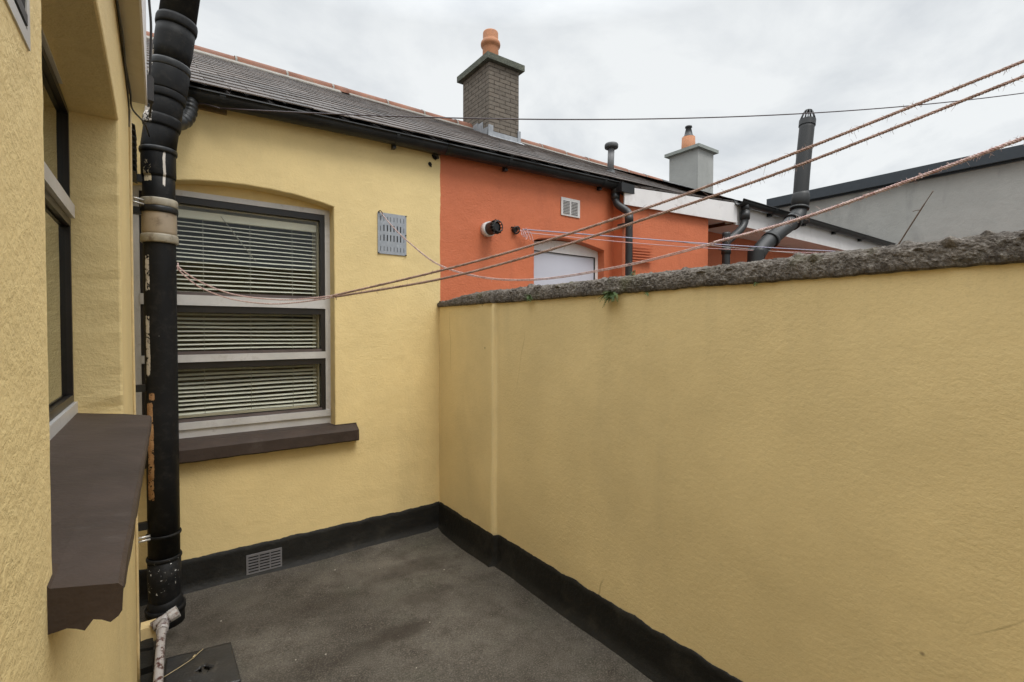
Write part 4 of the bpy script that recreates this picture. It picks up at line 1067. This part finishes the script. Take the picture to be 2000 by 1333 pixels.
# white waste pipe at its foot
WP = thing('waste_pipe', 'white plastic waste pipe with dark red stains at the soil pipe foot', 'pipe', (-.02, 2.7, 0))
bm = new(); tube(bm, catmull([(-.004, 2.80, .105), (-.012, 2.70, .095), (-.020, 2.50, .075), (-.03, 2.1, .05), (-.03, 1.5, .03)], 6), .0175, 18); obj('pipe', bm, M['waste'], WP)
bm = new(); tube(bm, [(-.045, 2.832, .095), (.030, 2.838, .125)], .024, 18); tube(bm, [(-.002, 2.825, .108), (-.008, 2.76, .100)], .024, 18); obj('tee', bm, M['waste'], WP)
bm = new(); tube(bm, [(.026, 2.838, .123), (.056, 2.840, .135)], .029, 10, smooth=False); tube(bm, [(.018, 2.837, .120), (.024, 2.838, .122)], .027, 18); obj('cap', bm, simple('white_cap', (.42, .41, .40), .4, dirt=(.2, .12, .1), dirt_scale=20), WP)
bm = new(); box(bm, (-.09, 2.83, .03), (-.03, 2.90, .10)); bevel(bm, .006, 2); obj('stub', bm, M['yellowpaintpipe'], WP)
bm = new()
for p in ((-.075, 2.76, .0), (-.07, 2.60, .0), (-.068, 2.42, .0)): box(bm, (p[0] - .02, p[1], -.02), (p[0] + .03, p[1] + .13, .045), .006)
bevel(bm, .01, 2); obj_split('gully_kerb', bm, M['plinth'], WP)

# drain plate lying on floor
bm = new(); n = 26; gr = {}
C4 = [V(-.005, 2.36, 0), V(.262, 2.32, 0), V(.256, 2.632, 0), V(.004, 2.672, 0)]
for i in range(n + 1):
    for j in range(n + 1):
        s_, t = i / n, j / n; p = C4[0].lerp(C4[1], s_).lerp(C4[3].lerp(C4[2], s_), t)
        gr[i, j] = bm.verts.new((p.x, p.y, .016 + fnoise((p.x, p.y, 0), 9, .005) + .006 * max(0, (s_ - .8) * 4) * max(0, t - .6)))
hole_c = (15, 9)
for i in range(n):
    for j in range(n):
        if (i - 13.5) ** 2 / 7 + (j - 12) ** 2 / 4.2 < 1 and abs(i - 13.3) > .5: continue
        f = bm.faces.new((gr[i, j], gr[i + 1, j], gr[i + 1, j + 1], gr[i, j + 1])); f.smooth = True
ret = bmesh.ops.extrude_face_region(bm, geom=bm.faces[:]); bmesh.ops.translate(bm, verts=[v for v in ret['geom'] if isinstance(v, bmesh.types.BMVert)], vec=(0, 0, -.012))
DPL = obj('drain_cover', bm, M['plate'], base=(.12, 2.5, 0)); tag(DPL, 'worn black drain cover with a hole lying on the yard floor at the bottom left', 'drain cover')
bm = new(); tube(bm, catmull([(-.005, 2.52, .022), (.05, 2.545, .027), (.10, 2.585, .024), (.125, 2.615, .024), (.145, 2.64, .022)], 8), .0014, 5)
tube(bm, [(.104, 2.588, .026), (.112, 2.600, .027)], .0045, 7)
tag(obj('dry_straw', bm, simple('pale_straw', (.45, .36, .20), .8), base=(.06, 2.56, .02)), 'pale dry straw lying across the black drain cover', 'straw')
rr = random.Random(31); 
pebs = simple('pale_grit', (.36, .33, .28), .8, .3)
for k in range(16):
    x = rr.uniform(.1, 1.5); y = rr.uniform(1.7, 3.15); r = rr.uniform(.002, .0045); bm = new()
    bmesh.ops.create_icosphere(bm, subdivisions=1, radius=r)
    for v in bm.verts: v.co = V(v.co.x * rr.uniform(.8, 1.5), v.co.y * rr.uniform(.8, 1.5), v.co.z * .6) + V(x, y, .004)
    o = obj('pebble', bm, pebs, base=(x, y, 0)); tag(o, 'tiny pale stone chip loose on the yard floor', 'pebble', 'stone chips on the yard floor')

# ================================================================== LINES AND CABLES
def helix(bm, pts, r, sr, pitch, strands, seg=6, fuzz=0, seed=0, sub=.004):
    # resample
    P = [pts[0]]
    for a, b in zip(pts, pts[1:]):
        n_ = max(1, int((b - a).length / sub)); P += [a.lerp(b, (k + 1) / n_) for k in range(n_)]
    fr = frames(P); s = 0; rr = random.Random(seed); arc = [0]
    for a, b in zip(P, P[1:]): s += (b - a).length; arc.append(s)
    for q in range(strands):
        path = []
        for i, p in enumerate(P):
            a = 2 * pi * (arc[i] / pitch + q / strands) + .8 * noise.noise(p * 6); rv = r * (1 + .25 * noise.noise(p * 30 + V(q, 0, 0)))
            path.append(p + fr[i][0] * cos(a) * rv + fr[i][1] * sin(a) * rv)
        tube(bm, path, sr, seg)
    for k in range(int(fuzz)):
        i = rr.randrange(3, len(P) - 3); a = rr.uniform(0, 2 * pi); d = (fr[i][0] * cos(a) + fr[i][1] * sin(a) + (P[i + 1] - P[i]).normalized() * rr.uniform(-1.5, 1.5)).normalized()
        L = rr.uniform(.005, .016) * (1.5 if rr.random() < .1 else 1); p = P[i] + (fr[i][0] * cos(a) + fr[i][1] * sin(a)) * r * .8
        tube(bm, [p, p + d * L * .5, p + d * L + V(rr.uniform(-.3, .3), rr.uniform(-.3, .3), rr.uniform(-.6, .1)) * L * .6], [.0006, .0005, .0003], 3, cap=False)
GRP = None
r1a = [(.078, 3.005, 1.835), (.086, 2.928, 1.801), (.16, 2.818, 1.733), (.272, 2.653, 1.670), (.396, 2.471, 1.640), (.50, 2.318, 1.634), (.614, 2.151, 1.648)]
r1b = [(.614, 2.151, 1.648), (.899, 1.731, 1.733), (1.13, 1.392, 1.818), (1.375, 1.031, 1.930), (1.594, .71, 2.048), (1.891, .274, 2.224), (2.03, .07, 2.31)]
r2a = [(.074, 2.995, 1.82), (.086, 2.920, 1.785), (.16, 2.808, 1.705), (.272, 2.648, 1.645), (.396, 2.466, 1.618), (.50, 2.314, 1.621), (.614, 2.147, 1.641)]
r2b = [(.614, 2.147, 1.641), (.899, 1.727, 1.700), (1.13, 1.388, 1.782), (1.375, 1.027, 1.895), (1.594, .706, 2.006), (1.891, .270, 2.184), (2.03, .066, 2.265)]
K1 = thing('clothesline', 'upper of two parallel brown hairy ropes rising from the soil pipe to the top right', 'clothesline', (.078, 3.0, 1.83), 'hairy clotheslines across the yard')
bm = new(); helix(bm, catmull(r1a, 10), .0022, .0016, .02, 2); obj('thin_line', bm, M['rope2'], K1)
bm = new(); helix(bm, catmull(r1b, 10), .0026, .0025, .024, 3, fuzz=380, seed=1); obj('thick_rope', bm, M['rope'], K1)
bm = new()
for k in range(5): a = k * 1.25; tube(bm, [V(.614, 2.15, 1.645), V(.614, 2.15, 1.645) + V(.012 * cos(a), -.006, .014 * sin(a) - .004)], .0016, 5)
tube(bm, [(.606, 2.155, 1.643), (.622, 2.140, 1.650)], .006, 8); obj('knot', bm, M['rope'], K1)
K2 = thing('clothesline', 'lower of the two parallel brown hairy ropes rising from the soil pipe', 'clothesline', (.074, 2.99, 1.815), 'hairy clotheslines across the yard')
bm = new(); helix(bm, catmull(r2a, 10), .0022, .0016, .02, 2); obj('thin_line', bm, M['rope2'], K2)
bm = new(); helix(bm, catmull(r2b, 10), .0026, .0025, .024, 3, fuzz=380, seed=2); obj('thick_rope', bm, M['rope'], K2)
r3 = [(1.250, 3.285, 2.310), (1.275, 3.16, 2.205), (1.318, 2.97, 2.068), (1.384, 2.664, 1.893), (1.467, 2.278, 1.790), (1.55, 1.889, 1.757), (1.649, 1.432, 1.785), (1.726, 1.071, 1.836)]
r3b = [(1.726, 1.071, 1.836), (1.786, .793, 1.882), (1.853, .477, 1.962), (1.898, .271, 2.020), (1.95, .05, 2.075)]
K3 = thing('clothesline', 'pale pink rope sagging from the grey vent plate to the right edge', 'clothesline', (1.25, 3.285, 2.31), 'hairy clotheslines across the yard')
bm = new(); c3 = catmull(r3, 10); helix(bm, c3, .0016, .0015, .018, 2, fuzz=20, seed=5)
helix(bm, [p + V(.0, 0, -.006 * min(1, i / 25)) for i, p in enumerate(c3)], .0016, .0015, .018, 2, fuzz=70, seed=3); obj('thin_line', bm, M['rope2'], K3)
bm = new(); helix(bm, catmull(r3b, 10), .0034, .0028, .022, 3, fuzz=380, seed=4); obj('thick_rope', bm, M['rope2'], K3)
bm = new(); tube(bm, catmull([(1.240, YB - .001, 2.318), (1.246, YB - .022, 2.322), (1.258, YB - .028, 2.304), (1.262, YB - .012, 2.292)], 6), .0032, 7)
tag(obj('line_hook', bm, M['cable'], base=(1.25, YB, 2.31)), 'small black hook at the top left corner of the grey vent plate', 'hook')
# thin lines from the wall hook across the neighbour's yard
bm = new(); tube(bm, catmull([(2.45, 3.255, 2.335), (3.55, 3.00, 2.345), (4.6, 2.76, 2.36), (6.0, 2.44, 2.395), (7.4, 2.10, 2.44)], 8), .0048, 6)
tag(obj('line', bm, M['lilacline'], base=(2.45, 3.255, 2.335)), 'lilac grey plastic line stretched right from the iron hook', 'line', 'thin lines from the wall hook')
bm = new(); tube(bm, catmull([(2.47, 3.25, 2.310), (3.55, 3.02, 2.305), (4.6, 2.79, 2.322), (6.0, 2.46, 2.370), (7.4, 2.12, 2.42)], 8), .0036, 6)
tag(obj('line', bm, M['pinkline'], base=(2.47, 3.25, 2.31)), 'pink plastic line just below the lilac one from the iron hook', 'line', 'thin lines from the wall hook')
bm = new(); tube(bm, catmull([(3.9, 2.92, 2.35), (4.6, 2.78, 2.345), (6.0, 2.45, 2.345), (7.2, 2.15, 2.36)], 8), .003, 6)
tag(obj('line', bm, M['steel'], base=(4.2, 2.87, 2.31)), 'lowest pale grey line crossing the second downpipe', 'line', 'thin lines from the wall hook')
# overhead black cable
a = V(.289, 3.20, 2.738); b = V(6.0, .864, 3.527); pts = []
for k in range(41):
    t = k / 40; p = a.lerp(b, t); p.z -= .13 * 4 * t * (1 - t); pts.append(p)
pts += [b + (b - pts[-2]) * 3]
bm = new(); tube(bm, pts, .0040, 6); tube(bm, catmull([a, a + V(-.08, .02, .012), a + V(-.14, .04, .0), a + V(-.10, .07, .03)], 5), .004, 6)
tag(obj('overhead_cable', bm, M['wirered'], base=a), 'single thin dark cable crossing the sky from the cottage gutter', 'cable')
# cables at the soffit of the left house
bm = new(); tube(bm, catmull([(-.084, 1.2, 2.39), (-.083, 1.7, 2.385), (-.085, 2.1, 2.40), (-.08, 2.35, 2.395), (-.078, 2.47, 2.375), (-.045, 2.75, 2.42), (-.03, 2.95, 2.43)], 8), .0035, 7)
tube(bm, catmull([(-.080, 1.2, 2.395), (-.086, 1.6, 2.392), (-.080, 1.9, 2.380), (-.086, 2.2, 2.392), (-.088, 2.44, 2.37), (-.09, 2.47, 2.30)], 8), .003, 7)
tag(obj('wall_cable', bm, M['cable'], base=(-.083, 2.2, 2.39)), 'loose black cables tucked under the soffit of the left house', 'cable')
bm = new(); tube(bm, catmull([(-.018, 2.40, 3.2), (-.020, 2.42, 2.85), (-.014, 2.44, 2.70), (-.020, 2.47, 2.52), (-.016, 2.49, 2.44), (-.024, 2.60, 2.40)], 8), .0045, 7)
box(bm, (-.030, 2.46, 2.42), (-.010, 2.50, 2.52), .003)
tag(obj('downlead', bm, M['cable'], base=(-.018, 2.44, 2.6)), 'black cable hanging down beside the fascia left of the soil pipe', 'cable')
